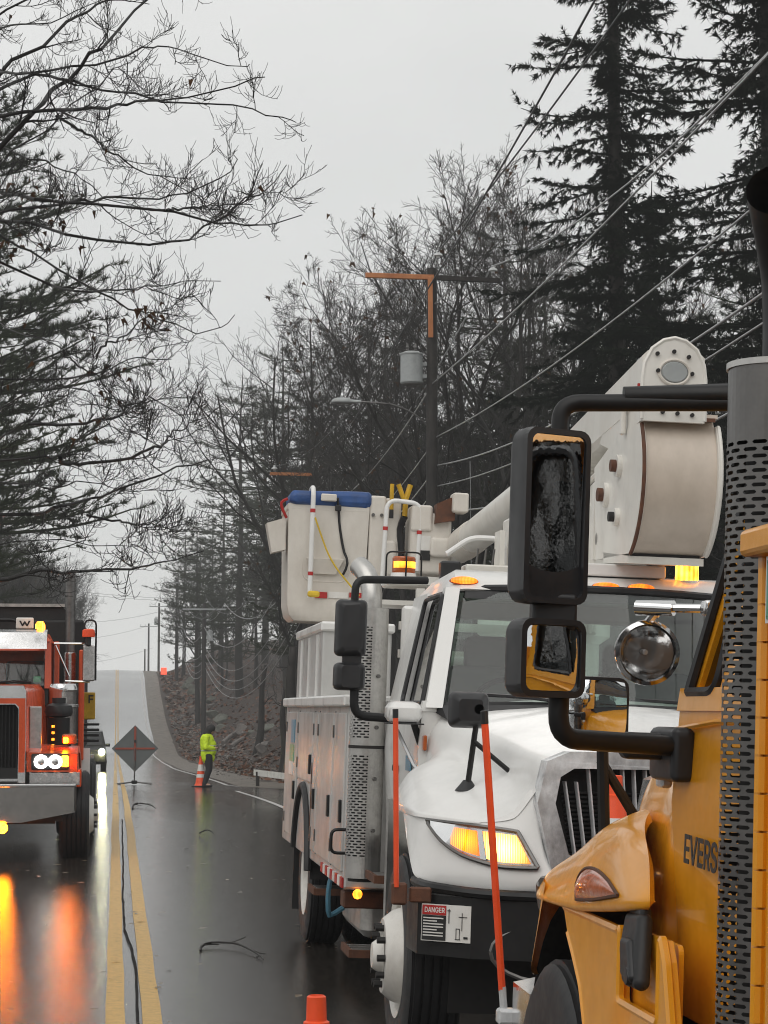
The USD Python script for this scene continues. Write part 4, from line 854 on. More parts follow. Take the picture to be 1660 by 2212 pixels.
def intl_front(t, paint, fs, fw=1.2, fmap=None, lit=True, flare=True):
    """hood, fenders, grille, lamps and bumper of a conventional truck; f runs forward from the front axle, y = fs * f"""
    k = fw / 1.2
    fm = (lambda f: f) if fmap is None else (lambda f: np.interp(f, *fmap))
    def Y(a):
        a = np.array(a, float); a[..., 1] = fs * fm(a[..., 1]); return a
    def both(G, nu, nv, thick=0.0):
        G = Y(G); a = grid(G, nu, nv, thick); return [a, mirx(a)]
    w = lambda x: 1.0 + (x - 1.0) * (k * 1.2 - 1.0) / 0.2 if x > 1.0 else x
    rows = [
        [(0, -.75, 1.80), (.55, -.75, 1.765), (.93, -.75, 1.68), (1.0, -.75, 1.56), (1.01, -.75, 1.45), (1.02, -.75, 1.38), (1.03, -.75, 1.2), (1.03, -.75, .98)],
        [(0, -.55, 1.775), (.53, -.55, 1.745), (.89, -.55, 1.665), (.965, -.55, 1.545), (.985, -.55, 1.45), (1.0, -.54, 1.38), (1.01, -.54, 1.22), (1.01, -.54, 1.0)],
        [(0, -.46, 1.76), (.52, -.46, 1.73), (.87, -.46, 1.655), (.945, -.46, 1.535), (.985, -.45, 1.46), (1.08, -.43, 1.37), (1.14, -.42, 1.26), (1.12, -.42, 1.215)],
        [(0, -.2, 1.725), (.48, -.2, 1.695), (.81, -.2, 1.62), (.895, -.2, 1.495), (1.0, -.2, 1.46), (1.13, -.2, 1.385), (1.195, -.2, 1.25), (1.185, -.2, 1.205)],
        [(0, .1, 1.68), (.45, .1, 1.65), (.75, .1, 1.58), (.83, .1, 1.455), (.97, .1, 1.40), (1.13, .1, 1.34), (1.2, .1, 1.235), (1.195, .1, 1.2)],
        [(0, .45, 1.62), (.42, .45, 1.595), (.69, .45, 1.53), (.755, .45, 1.40), (.93, .45, 1.315), (1.08, .43, 1.27), (1.175, .42, 1.22), (1.18, .42, 1.2)],
        [(0, .75, 1.565), (.40, .75, 1.55), (.64, .75, 1.495), (.70, .75, 1.365), (.83, .73, 1.265), (.98, .67, 1.235), (1.09, .62, 1.21), (1.095, .62, 1.195)],
        [(0, .98, 1.52), (.42, .97, 1.515), (.62, .93, 1.465), (.70, .90, 1.33), (.79, .885, 1.22), (.88, .83, 1.2), (.92, .80, 1.197), (.925, .80, 1.19)]]
    rows = [[(w(x), f, z) for x, f, z in r] for r in rows]
    if not flare:  # the fenders are made apart: the hood side runs straight down
        rows = [[(min(p[0], .965), p[1], p[2]) for p in r] if i in (0, 1) else r[:4] + [(r[3][0] + .02, r[3][1], r[3][2] - .09), (r[3][0] + .035, r[3][1], r[3][2] - .18), (r[3][0] + .04, r[3][1], r[3][2] - .3), (r[3][0] + .04, r[3][1], .9)] for i, r in enumerate(rows)]
    hood = obj('hood', both(rows, 40, 44), M[paint], t, 22)
    cols = lambda z, dz: None
    top = [(1.195, .14, 1.2), (1.17, .40, 1.20), (1.09, .61, 1.203), (.93, .785, 1.203), (.79, .865, 1.25), (.70, .88, 1.36), (.625, .95, 1.03), (0, 1.03, 1.0)]
    mid = [(1.2, .40, 1.04), (1.175, .52, 1.05), (1.10, .67, 1.06), (.94, .84, 1.07), (.80, .925, 1.08), (.69, .975, 1.05), (.61, 1.02, .99), (0, 1.07, .975)]
    low = [(1.195, .55, .945), (1.16, .62, .95), (1.09, .72, .955), (.94, .87, .955), (.80, .95, .95), (.69, 1.0, .95), (.61, 1.03, .945), (0, 1.08, .94)]
    bot = [(1.16, .60, .915), (1.13, .66, .905), (1.06, .74, .90), (.92, .87, .895), (.78, .94, .89), (.67, .98, .89), (.6, 1.01, .885), (0, 1.05, .88)]
    obj('front_fascia', both([[(w(x), f, z) for x, f, z in r] for r in (top, mid, low, bot)], 16, 30), M[paint], t, 50)
    # grille surround and bars
    def gf(x): return 0.985 + 0.05 * (1 - (x / 0.7) ** 2)
    outer = Polygon([(-.70, 1.30), (-.66, 1.49), (-.56, 1.535), (0, 1.545), (.56, 1.535), (.66, 1.49), (.70, 1.30), (.63, 1.0), (.56, .985), (-.56, .985), (-.63, 1.0)])
    inner = Polygon([(-.62, 1.30), (-.60, 1.42), (-.54, 1.46), (0, 1.468), (.54, 1.46), (.60, 1.42), (.62, 1.30), (.555, 1.075), (.5, 1.045), (-.5, 1.045), (-.555, 1.075)])
    ring = prism(outer.buffer(.02).buffer(-.02).difference(inner.buffer(.04).buffer(-.04)), 0.16).subdivide_to_size(0.09, 12); v = ring.vertices.copy(); ring.vertices = Y(np.stack([v[:, 0], gf(v[:, 0]) - 0.13 + v[:, 2], v[:, 1]], 1))
    sur = obj('grille_surround', ring, M['grille_chrome' if paint == 'white_paint' else 'chrome'], t, 30)
    obj('grille_back', prism(inner.buffer(0.02), 0.01, frame((0, fs * fm(0.90), 0), (1, 0, 0), (0, 0, 1))), M['undercarriage'], sur)
    for i in range(23):
        x = -0.572 + 0.052 * i; xb = x * 0.9; zt = 1.462 if abs(x) < 0.5 else 1.40; zb = 1.05
        obj('grille_bar', hull(Y([(a + dx, gf(a) - 0.045 + df, z) for a, z in ((x, zt), (xb, zb)) for dx, df in ((-.006, 0), (.006, 0), (-.003, .05), (.003, .05), (0, -.03))])), M['bar_chrome'], sur)
    for i in range(15):
        z = 1.07 + i * 0.02; ww = 0.53 + 0.05 * (z - 1.07) / 0.3
        obj('grille_slat', box((0, fs * fm(0.925), z), (2 * ww, 0.02, 0.009)), M['black_plastic'], sur)
    # head lamps
    pc = [(w(x), f + 0.0) for x, f in ((1.2, .30), (1.172, .46), (1.095, .645), (.935, .825), (.795, .91), (.69, .962), (.6, 1.0))]
    px_, pf_ = np.array([p[0] for p in pc])[::-1], np.array([p[1] for p in pc])[::-1]
    fx = PchipInterpolator(px_, pf_); xt = PchipInterpolator([0, .3, .6, 1], [1.14, 1.02, .90, .775]); xb = PchipInterpolator([0, .3, .6, 1], [1.14, 1.02, .87, .69])
    zt = PchipInterpolator([0, .3, 1], [1.19, 1.185, 1.165]); zb = PchipInterpolator([0, .15, .4, .7, 1], [1.18, 1.10, 1.035, 1.006, 1.01])
    def patch(u0, u1, v0, v1, off, nu=10, nv=6):
        G = [[(w(xb(u) + (xt(u) - xb(u)) * v), fs * float(fm(float(fx(min(w(xb(u) + (xt(u) - xb(u)) * v), px_[-1]))) + off + 0.03 * (1 - v))), zb(u) + (zt(u) - zb(u)) * v) for v in np.linspace(v0, v1, nv)] for u in np.linspace(u0, u1, nu)]
        return grid(np.array(G))
    for mir in (0, 1):
        f_ = mirx if mir else (lambda q: q)
        hl = obj('headlight', f_(patch(0, 1, 0, 1, 0.012, 16, 6)), M['worn_chrome'], t, 40)
        rim_pts = [patch(0, 1, 0, 1, 0.02, 16, 6).vertices.reshape(16, 6, 3)[q] for q in [(i, 0) for i in range(16)] + [(15, j) for j in range(6)] + [(i, 5) for i in range(15, -1, -1)]]
        obj('lens_rim', f_(tube(np.array(rim_pts), 0.011, 6)), M['dark_steel'], hl, 40)
        on = lit
        obj('turn_signal', f_(patch(.22, .47, .14, .86, 0.026)), M['turn_lamp' if on else 'amber_lens'], hl, 40)
        obj('lamp_reflector', f_(patch(.53, .94, .12, .88, 0.026)), M['head_lamp' if on else 'chrome'], hl, 40)
        obj('lamp_divider', f_(patch(.475, .525, .08, .9, 0.03)), M['chrome'], hl, 40)
        obj('lens', f_(patch(.02, .98, .04, .96, 0.045, 16, 6)), M['lens_glass'], hl, 40)
    # bumper of black steel
    pl = [(-w(1.21), .50), (-w(1.2), .80), (-.98, .97), (-.5, 1.08), (0, 1.11), (.5, 1.08), (.98, .97), (w(1.2), .80), (w(1.21), .50)]
    a = np.array(pl); prof = np.vstack([a, a[::-1] * [0.95, 1] - [0, 0.06]])
    bpm = prism(Polygon(prof), 0.27, trimesh.transformations.translation_matrix((0, 0, 0.595))); bpm.vertices = Y(bpm.vertices)
    bp = obj('bumper', bpm, M['black_metal' if paint == 'white_paint' else 'chrome'], t)
    if paint == 'white_paint':
        obj('guard_pipe', tube(Y(bend([(-1.17, .45, .9), (-1.17, .80, .9), (-.95, 1.0, .885), (0, 1.12, .875), (.95, 1.0, .885), (1.17, .80, .9), (1.17, .45, .9)], 0.14)), 0.024, 8), M['black_metal'], bp, 40)
        for s in (-1, 1):
            e = [(s * (.62 + .27 * math.cos(q)), 1.0 + 0.045 * math.cos(q) * -1 + 0.03, .63 + .13 * math.sin(q)) for q in np.linspace(0, 2 * math.pi, 25)]
            obj('fog_lamp_ring', tube(Y(e), 0.011, 6), M['dark_steel'], bp, 40)
    Gr = Y(rows); Pu = PchipInterpolator(np.linspace(0, 1, 8), Gr, axis=0)
    return lambda u, v: PchipInterpolator(np.linspace(0, 1, 8), Pu(u), axis=0)(v) * np.array([-1, 1, 1])

def door_mirror(t, head_c, h1, h2, side_x, door, zt, zb, fs, glass=True, wd=0.2, gap=0.035, yaw=0.0):
    """a pair of mirror heads on a black arm loop; head_c is the middle of the upper head, fs the truck's forward sign"""
    mx, my, mz = head_c
    mm = UsdGeom.Xform.Define(stage, ppath(t) + '/' + numbered(ppath(t), 'door_mirror')).GetPrim()
    back = fs  # housings bulge forward, the glass looks back
    cy, sy_ = math.cos(math.radians(yaw)), math.sin(math.radians(yaw))
    def turn(m_):
        v = m_.vertices.copy(); dx, dy = v[:, 0] - mx, v[:, 1] - my; m_.vertices = np.c_[mx + cy * dx - sy_ * dy, my + sy_ * dx + cy * dy, v[:, 2]]; return m_
    def head(cz, h, nm):
        fr = rrect(-wd / 2, -h / 2, wd / 2, h / 2, 0.028)
        secs = []
        for d, k in ((0, 1.0), (0.012, 1.03), (0.05, 1.0), (0.085, 0.86), (0.1, 0.6)):
            ring = np.array(fr.exterior.coords)[:-1]; secs.append([(mx + x * (0.95 * k + .05 * (k == 1)), my + back * d, cz + z * (1 - (1 - k) * 0.5)) for x, z in ring])
        body = hull(np.vstack(secs)); g0 = np.vstack(secs[0])
        hd = obj(nm, turn(body), M['black_plastic'], mm, 35)
        inn = rrect(-wd / 2 + 0.014, -h / 2 + 0.014, wd / 2 - 0.012, h / 2 - 0.014, 0.02)
        rim = prism(fr.difference(inn), 0.016, frame((mx, my + (0 if back > 0 else 0.0), cz), (1, 0, 0), (0, 0, 1)))
        if back < 0: rim.vertices[:, 1] = 2 * my - rim.vertices[:, 1]
        obj('rim', turn(rim), M['black_plastic'], hd)
        # the glass: a gently bowed sheet
        n = 9; gx, gz = np.meshgrid(np.linspace(-1, 1, n), np.linspace(-1, 1, n), indexing='ij'); gw, gh = wd / 2 - 0.015, h / 2 - 0.015
        bow = 0.010 if nm == 'wide_mirror' else 0.0015
        obj('mirror_glass', turn(grid(np.stack([mx + gx * gw, my - back * (0.004 + bow * (1 - (gx ** 2 + gz ** 2) / 2) + .04 * gz * gh * (nm == 'main_mirror')), cz + gz * gh], -1))), M['mirror_glass'], hd, True)
    head(mz, h1, 'main_mirror'); head(mz - h1 / 2 - gap - h2 / 2, h2, 'wide_mirror')
    obj('mirror_link', rbox((mx + 0.01, my + back * 0.03, mz - h1 / 2 - gap / 2), (wd * 0.62, 0.05, gap + 0.05), 0.01), M['black_plastic'], mm, 40)
    lo = mz - h1 / 2 - gap - h2
    y_ = my + back * 0.035
    obj('upper_arm', tube(bend([(mx + 0.015, y_, mz + h1 / 2 - 0.03), (mx + 0.015, y_, zt), (door[0], door[1], zt + 0.02)], 0.085, 7), 0.021, 10), M['black_metal'], mm, 40)
    obj('lower_arm', tube(bend([(mx + 0.03, y_, lo + 0.03), (mx + 0.03, y_, zb), (door[0], door[2], zb - 0.015)], 0.085, 7), 0.024, 10), M['black_metal'], mm, 40)
    return mm

# ---------------------------------------------------------------- white bucket truck
W = thing('bucket_truck', 'white utility bucket truck with lit headlights facing the camera, its folded boom over the cab', 'bucket truck', (2.55, 10.96, -0.09), roll=2.0)
intl_front(W, 'white_paint', -1, 1.2)
def Wx(name, mesh, mat, parent=W, smooth=35, label=None): return obj(name, mesh, M[mat], parent, smooth, label)
# danger plate
dp = Wx('danger_sign', box((-1.085, -0.915, 0.745), (0.235, 0.006, 0.165), (0, 0, -27)), 'white_print', label='white danger plate on the bumper')
Rz = lambda a: (math.cos(math.radians(a)), math.sin(math.radians(a)), 0)
ux = Rz(-27); un = np.array([ux[1], -ux[0], 0])
def on_plate(x, z): return np.array((-1.085, -0.915, 0.745)) + np.array(ux) * x + np.array([0, 0, z]) + un * 0.0045
def plate_box(x0, z0, x1, z1, d=0.0): return prism(Polygon([(x0, z0), (x1, z0), (x1, z1), (x0, z1)]), 0.0012, frame(on_plate(0, 0) + un * d, ux, (0, 0, 1)))
obj('sign_red_band', plate_box(-.114, .035, .0, .078), M['red_print'], dp); obj('sign_black_field', plate_box(-.114, -.078, .0, .033), M['black_print'], dp)
obj('sign_lettering', letters('DANGER', 0.022, frame(on_plate(-.104, .046) + un * 0.001, ux, (0, 0, 1)), 0.0012, True, 0.78), M['white_print'], dp)
obj('sign_fine_print', [plate_box(-.108, .018 - .013 * i, -.012 - (.03 if i % 3 == 1 else 0), .023 - .013 * i, 0.001) for i in range(7)], M['white_print'], dp)
for pb in [plate_box(.012, .0, .016, .065), plate_box(.006, .055, .022, .059), plate_box(.045, -.07, .07, -.067), plate_box(.048, -.068, .051, -.02), plate_box(.064, -.068, .067, -.02), plate_box(.048, -.023, .067, -.02), plate_box(.075, -.03, .078, .05), plate_box(.06, .03, .1, .033), plate_box(.085, -.065, .105, -.055)]: obj('sign_mark', pb, M['black_print'], dp)
# bumper guide stick (part of the truck)
gs = Wx('bumper_guide', tube([(-1.315, -.9, .90), (-1.345, -.9, 1.665)], 0.0125, 8), 'orange_plastic'); obj('tip', tube([(-1.345, -.9, 1.66), (-1.347, -.9, 1.70)], 0.0135, 8), M['black_plastic'], gs); obj('bracket', [box((-1.30, -.88, .87), (0.07, 0.05, 0.1), None, 0.01), box((-1.2, -.86, .865), (.1, .03, .07), None, 0.008)], M['rust'], gs)
# chassis and wheels
Wx('chassis', [box((-.42, 3.0, .62), (.09, 8.0, .26)), box((.42, 3.0, .62), (.09, 8.0, .26)), box((0, -.2, .62), (.8, .9, .4)), box((0, 0, .52), (1.7, .16, .14)), box((0, 5.5, .5), (1.6, .3, .3)), box((0, .9, .75), (1.2, 1.4, .5))], 'undercarriage')
for s in (-1, 1):
    lug_wheel(W, (s * 1.06, 0, .5), s, dish=-0.075)
    lug_wheel(W, (s * 1.045, 5.5, .5), s, dish=0.09); lug_wheel(W, (s * 0.74, 5.5, .5), s, dish=0.09)
    Wx('wheel_well', grid(np.array([[(s * x, .63 * math.cos(a), .52 + .63 * math.sin(a)) for x in (1.02, .7, .55)] for a in np.linspace(-.15, math.pi + .35, 16)])), 'undercarriage', smooth=True)
    Wx('fender_skirt', prism(Polygon([(0, .32), (.2, .32), (.215, 1.0), (.15, 1.24), (0, 1.24)]), 0.03, frame((s * 1.18 if s < 0 else .98, .66, 0), (1, 0.25, 0), (0, 0, 1))), 'aluminium' if s < 0 else 'undercarriage')
# cab
def intl_cab(t, paint, fs, xs=1.0, back=-2.12, tint='windscreen_glass', windows=((-.66, -1.55),), df=0.0, side_tint='side_glass'):
    Y = lambda a: (np.asarray(a, float) + np.array([0, df, 0])) * np.array([1, fs, 1])
    P = lambda n, me, ma, sm=35, par=t: obj(n, me, M[ma], par, sm)
    xt = xs - 0.13
    side = lambda s, f0, f1, z0, z1: hull(Y([(s * x, f, z) for f in (f0, f1) for x, z in ((xs - .10, z0), (xs - .005, z0 + .05), (xs + .03, (z0 + z1) / 2 + .15), (xs + .012, z1), (xs - .10, z1))]))
    cb = P('cab', [side(s, -.62, back, .92, 1.735) for s in (-1, 1)] + [box((0, fs * (back + df), 1.36), (2 * xs - .1, .06, .9), None, .02), box((0, fs * (back + df), 2.33), (2 * xs - .3, .06, .14), None, .02)] + [box((s * (xs - .2), fs * (back + df), 2.05), (.3, .06, .55), None, .02) for s in (-1, 1)] + [box((0, -99, 0), (.001, .001, .001))][:0] + [box((0, fs * ((-.62 + back) / 2 + df), 1.02), (2 * xs - .22, abs(back + .62), .08)), box((0, fs * ((-.62 + back) / 2 + df), 1.0), (2 * xs - .2, abs(back + .62), .12))], paint)
    P('roof', hull(Y([(s * x, f, z) for s in (-1, 1) for f, x, z in ((-.86, xt - .02, 2.355), (-.835, xt - .10, 2.365), (-.88, xt - .05, 2.415), (-1.0, xt - .06, 2.465), (-1.35, xt - .12, 2.5), (back - .01, xt - .10, 2.47), (back - .03, xt, 2.36), (-.95, xt + .012, 2.35))])), paint)
    for s in (-1, 1):
        P('windscreen_pillar', hull(Y([(s * (xs + .0), -.60, 1.72), (s * (xs - .085), -.565, 1.72), (s * (xs + .0), -.70, 1.72), (s * (xt + .005), -.86, 2.37), (s * (xt - .07), -.84, 2.37), (s * (xt + .005), -.955, 2.37), (s * (xs - .08), -.68, 1.72), (s * (xt - .06), -.94, 2.37)])), paint)
        edges = []
        for a, b in windows: edges += [a, b]
        posts = [(edges[i], edges[i + 1]) for i in range(1, len(edges) - 1, 2)] + [(edges[-1], back)]
        for a, b in posts: P('door_post', hull(Y([(s * x, f, z) for f in (a, b) for x, z in ((xs + .012, 1.72), (xs - .06, 1.72), (xt + .008, 2.37), (xt - .06, 2.37))])), paint)
        P('door_sill', hull(Y([(s * x, f, z) for f in (edges[0] + .05, back) for x, z in ((xs + .02, 1.70), (xs - .06, 1.70), (xs + .012, 1.755), (xs - .06, 1.755))])), paint)
        for a, b in windows:
            P('door_window', grid(Y([[(s * (xs - .012), a, 1.71), (s * (xt - .012), a - .2, 2.37)], [(s * (xs - .012), b, 1.71), (s * (xt - .012), b, 2.37)]]), 6, 6), side_tint)
            fr = [(s * (xs + .008), a - .02, 1.745), (s * (xs + .008), b + .02, 1.745), (s * (xt + .02), b + .02, 2.33), (s * (xt + .02), a - .19, 2.33), (s * (xs + .008), a - .02, 1.745)]
            P('window_seal', tube(Y(bend(fr, .06)), 0.013, 6), 'black_plastic')
    ws = np.array([[((xs - .07 - (.02 + .10 * v)) * u, -.50 - .14 * u ** 2 - .27 * v, 1.735 + .63 * v + .02 * (1 - u * u)) for u in np.linspace(-1, 1, 13)] for v in np.linspace(0, 1, 6)])
    wg = P('windscreen', grid(Y(ws), 10, 20), tint, True)
    e = np.vstack([ws[0], ws[1:, -1], ws[-1, ::-1], ws[::-1, 0]])
    P('windscreen_seal', tube(Y(e + [0, .004, 0]), 0.02, 6), 'black_plastic', 40, wg)
    P('header', hull(Y([(s * (xt - .10) * q, f - .06 * (1 if q else 0), z) for s in (-1, 1) for q in (0, 1) for f, z in ((-.79 if q else -.755, 2.315), (-.80 if q else -.775, 2.37), (-.87, 2.32))])), 'black_plastic')
    P('cowl', hull(Y([(s * x, f, z) for s in (-1, 1) for x, f, z in ((xs - .05, -.64, 1.70), (xs - .08, -.58, 1.735), (.5, -.46, 1.75), (.5, -.44, 1.70), (xs - .1, -.5, 1.66))])), 'black_plastic')
    for s0, s1 in ((-.12, -.82), (.72, .05)):
        P('wiper', tube(Y([(s0, -.485, 1.752), ((s0 + s1) / 2, -.50, 1.79), (s1, -.54, 1.80)]), 0.010, 5), 'black_plastic')
    P('dashboard', hull(Y([(s * x, f, z) for s in (-1, 1) for x, f, z in ((xs - .1, -.68, 1.72), (xs - .1, -1.0, 1.74), (xs - .1, -1.05, 1.35), (xs - .1, -.7, 1.3))])), 'interior_dark')
    P('rear_window', box((0, fs * (back + df), 2.03), (2 * xs - .66, .008, .5)), 'windscreen_glass'); P('rear_lining', box((0, fs * (back + df + .06), 1.45), (2 * xs - .2, .03, .7)), 'interior_grey')
    for s in (-1, 1):
        P('seat', [rbox((s * .48, fs * (back + df + .35), 1.6), (.5, .16, .75), .06, (-fs * 8, 0, 0)), rbox((s * .48, fs * (back + df + .55), 1.2), (.5, .5, .16), .06), rbox((s * .48, fs * (back + df + .32), 2.05), (.28, .12, .2), .05)], 'seat_grey', 40)
    sw = np.array([(.48 * -fs * -1 + .21 * math.cos(a), -1.02 - .1 * math.sin(a), 1.70 + .19 * math.sin(a)) for a in np.linspace(0, 2 * math.pi, 25)])
    P('steering_wheel', tube(Y(sw), .016, 6), 'black_plastic', 40)
    return cb
intl_cab(W, 'white_paint', -1, 1.0)
def oval_lamp(t, c, mat, a=.075, b=.026, ny=-1):
    l = lathe([(0, .022), (.6, .02), (.9, .012), (1, 0), (0, 0)], (0, 0, 0), 'z', 20); l.vertices[:, 0] *= a; l.vertices[:, 1] *= b
    l.apply_transform(frame((0, 0, 0), (1, 0, 0), (0, 0.75, -ny * 0.0 + 0.66) if ny < 0 else (0, 0, 1))); l.apply_translation(c); return l
for x in (-.775, -.19, .005, .2, .775):
    b_ = oval_lamp(W, (x, .868, 2.408), None); Wx('marker_lamp', b_, 'marker_lamp')
    Wx('marker_base', moved(oval_lamp(W, (0, 0, 0), None, .082, .031), (x, .876, 2.405)), 'amber_lens')
def beacon(t, c, mat, r=.07, h=.095, cage=False):
    bs = obj('beacon', lathe([(0, -.05), (r * 1.1, -.05), (r * 1.15, -.03), (r * 1.05, 0), (0, 0)], c, 'z', 24), M['white_paint'], t, 35)
    obj('beacon_lens', lathe([(r * .92, 0), (r, .01), (r, h * .9), (r * .9, h), (0, h)], c, 'z', 24), M['amber_lens'] if mat == 'amber_lamp' else M[mat], bs, 35)
    if mat == 'amber_lamp': obj('beacon_bulb', lathe([(0, -.0), (r * .98, 0.0), (r * 1.005, .02), (r * 1.005, h * .55), (r * .98, h * .56)], np.array(c) + [0, 0, .015], 'z', 24).slice_plane(np.array(c) + [0, -r * .35, 0], [0, -1, 0]), M['amber_lamp'], bs, 35)
    if cage:
        for a in (0, math.pi / 2):
            q = np.array([(math.cos(a), math.sin(a), 0)]) * r * 1.5
            obj('beacon_cage', tube(bend([c + q[0] - [0, 0, .05], c + q[0] + [0, 0, h + .03], c - q[0] + [0, 0, h + .03], c - q[0] - [0, 0, .05]], .04), .006, 5), M['black_metal'], bs)
beacon(W, np.array((-.835, 3.0, 2.575)), 'amber_lamp', .075, .105, True)
beacon(W, np.array((.50, 1.05, 2.47)), 'beacon_lamp', .065, .09)
Wx('roof_box', rbox((.12, 1.15, 2.51), (.5, .3, .07), .012), 'white_paint')
Wx('work_lamp', [rbox((-.62, 2.45, 2.56), (.13, .1, .13), .02), box((-.62, 2.5, 2.48), (.03, .03, .06))], 'black_plastic')
door_mirror(W, (-1.39, .8, 2.127), .30, .145, -1, (-.97, .92, .82), 2.385, 1.665, -1, wd=.165)
# hood mirror on its tripod, seen from behind
hm = Wx('hood_mirror', hull([( -.935 + x * k, -.4 - d, 1.71 + z * k) for d, k in ((0, 1), (.02, 1.02), (.07, .9), (.1, .6)) for x, z in np.array(rrect(-.095, -.085, .095, .085, .03).exterior.coords)[:-1]]), 'black_plastic')
obj('mirror_stem', tube(bend([(-.895, -.47, 1.70), (-.905, -.45, 1.60), (-.92, -.36, 1.33)], .04), .014, 8), M['black_metal'], hm, 40); obj('mirror_stem', tube([(-.905, -.44, 1.56), (-.70, -.45, 1.40)], .012, 8), M['black_metal'], hm, 40)
obj('mirror_foot', lathe([(0, .05), (.02, .05), (.035, .03), (.06, 0), (0, -.02)], (-.92, -.36, 1.325), 'z', 18), M['black_plastic'], hm, 40); obj('mirror_foot', rbox((-.685, -.455, 1.39), (.07, .04, .03), .012), M['black_plastic'], hm, 40); obj('pivot', lathe([(0, .02), (.024, .02), (.024, 0), (0, 0)], (-.895, -.5, 1.715), 'y', 14).apply_transform(np.eye(4)), M['black_metal'], hm, 40)
# white covered spot lamp by the door
sl = Wx('spot_lamp', rbox((-1.115, .62, 1.69), (.19, .19, .115), .05), 'white_paint'); obj('lamp_seam', box((-1.115, .57, 1.632), (.2, .1, .008), None, .003), M['black_plastic'], sl); obj('lamp_bracket', tube([(-1.05, .66, 1.63), (-1.0, .68, 1.5)], .02, 6), M['black_plastic'], sl)
Wx('side_marker', box((-1.0, .60, 1.535), (.02, .06, .08), None, .006), 'amber_lens'); Wx('hood_latch_strap', tube([(-1.14, .66, 1.60), (-1.06, .55, 1.42), (-1.01, .5, 1.36)], .01, 5), 'wire_metal')
Wx('door_handle', box((-1.035, 1.5, 1.38), (.02, .16, .04), None, .008), 'black_plastic'); Wx('door_emblem', box((-1.035, .95, 1.42), (.006, .2, .08)), 'blue_print')
# exhaust stack in its perforated guard
es = Wx('exhaust_stack', perforated((-1.13, 2.13), .105, .72, 2.30, math.pi * .70, math.pi * 1.5, [(.84, 1.44), (1.53, 2.19)], .0165, 0.0, .045), 'aluminium', smooth=False)
obj('stack_seam', lathe([(.105, 0), (.109, 0), (.109, .018), (.105, .018)], (-1.13, 2.13, 1.475), 'z', 30), M['undercarriage'], es); obj('inner_pipe', cyl((-1.13, 2.13, .7), (-1.13, 2.13, 2.28), .085, 16), M['undercarriage'], es)
obj('stack_tip', tube(curve([(-1.13, 2.13, 2.25), (-1.13, 2.13, 2.38), (-1.15, 2.17, 2.48), (-1.2, 2.26, 2.56)], 9), .062, 16), M['aluminium'], es, 40)
for z in (1.0, 1.3, 1.6, 1.9): obj('bolt', cyl((-1.09, 2.035, z), (-1.085, 2.02, z), .012, 8), M['dark_steel'], es)
# utility body behind the cab
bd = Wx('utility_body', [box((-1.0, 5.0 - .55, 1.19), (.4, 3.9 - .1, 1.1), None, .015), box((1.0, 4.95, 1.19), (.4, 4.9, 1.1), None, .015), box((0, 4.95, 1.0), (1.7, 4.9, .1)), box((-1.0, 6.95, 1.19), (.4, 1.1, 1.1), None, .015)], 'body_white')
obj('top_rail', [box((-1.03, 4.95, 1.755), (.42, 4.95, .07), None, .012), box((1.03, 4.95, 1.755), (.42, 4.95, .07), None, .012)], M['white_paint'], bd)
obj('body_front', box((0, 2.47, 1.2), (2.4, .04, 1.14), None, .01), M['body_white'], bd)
for y0, y1, z0, z1 in ((2.58, 3.3, .72, 1.68), (3.36, 4.4, .72, 1.68), (4.46, 4.75, .72, 1.68), (4.82, 6.1, 1.18, 1.68), (6.2, 7.2, .72, 1.68)):
    dr = obj('locker_door', box((-1.204, (y0 + y1) / 2, (z0 + z1) / 2), (.018, y1 - y0, z1 - z0), None, .006), M['body_white'], bd)
    obj('door_gap', box((-1.2005, y1 + .025, (z0 + z1) / 2), (.006, .02, z1 - z0 + .02)), M['undercarriage'], dr)
    obj('handle', rbox((-1.22, y0 + .1, (z0 + z1) / 2 - .12), (.02, .07, .14), .008), M['black_metal'], dr, 40)
    obj('hinge', [box((-1.216, y1 - .02, z), (.012, .04, .08)) for z in (z0 + .12, z1 - .12)], M['dark_steel'], dr)
obj('arch_trim', tube([(-1.21, 5.5 + .64 * math.cos(a), .5 + .64 * math.sin(a)) for a in np.linspace(.25, math.pi - .1, 16)], .03, 8), M['rubber'], bd, 40)
Wx('mud_guard', grid(np.array([[(-x, 5.5 + .61 * math.cos(a), .5 + .61 * math.sin(a)) for x in (1.19, .9, .6)] for a in np.linspace(.0, math.pi, 14)])), 'undercarriage', smooth=True)
st = obj('company_sticker', box((-1.216, 6.55, 1.53), (.006, .34, .18)), M['blue_print'], bd, label='blue sticker'); obj('company_sticker', box((-1.216, 6.6, 1.36), (.006, .36, .13)), M['green_print'], bd, label='green sticker'); obj('company_sticker', box((-1.216, 6.65, 1.24), (.006, .36, .1)), M['white_print'], bd)
for i in range(9): obj('reflector', box((-1.206, 2.56 + i * .16, .66), (.012, .12, .06)), M['red_print' if i % 2 == 0 else 'white_print'], bd)
obj('rust_streak', box((-1.2145, 4.8, 1.05), (.004, .03, .55)), M['rust'], bd)
ub = Wx('upper_locker', box((-.9, 6.1, 2.03), (.5, 2.2, .5), None, .012), 'body_white'); obj('locker_lid', box((-.9, 6.1, 2.30), (.54, 2.26, .07), None, .015), M['white_paint'], ub)
for y in (5.4, 6.1, 6.8): obj('locker_rib', box((-1.155, y, 2.02), (.012, .03, .46)), M['white_paint'], ub)
Wx('grab_loop', tube(bend([(-1.2, 2.45, .98), (-1.29, 2.45, .98), (-1.29, 2.45, .84), (-1.2, 2.45, .84)], .05), .011, 6), 'black_metal')
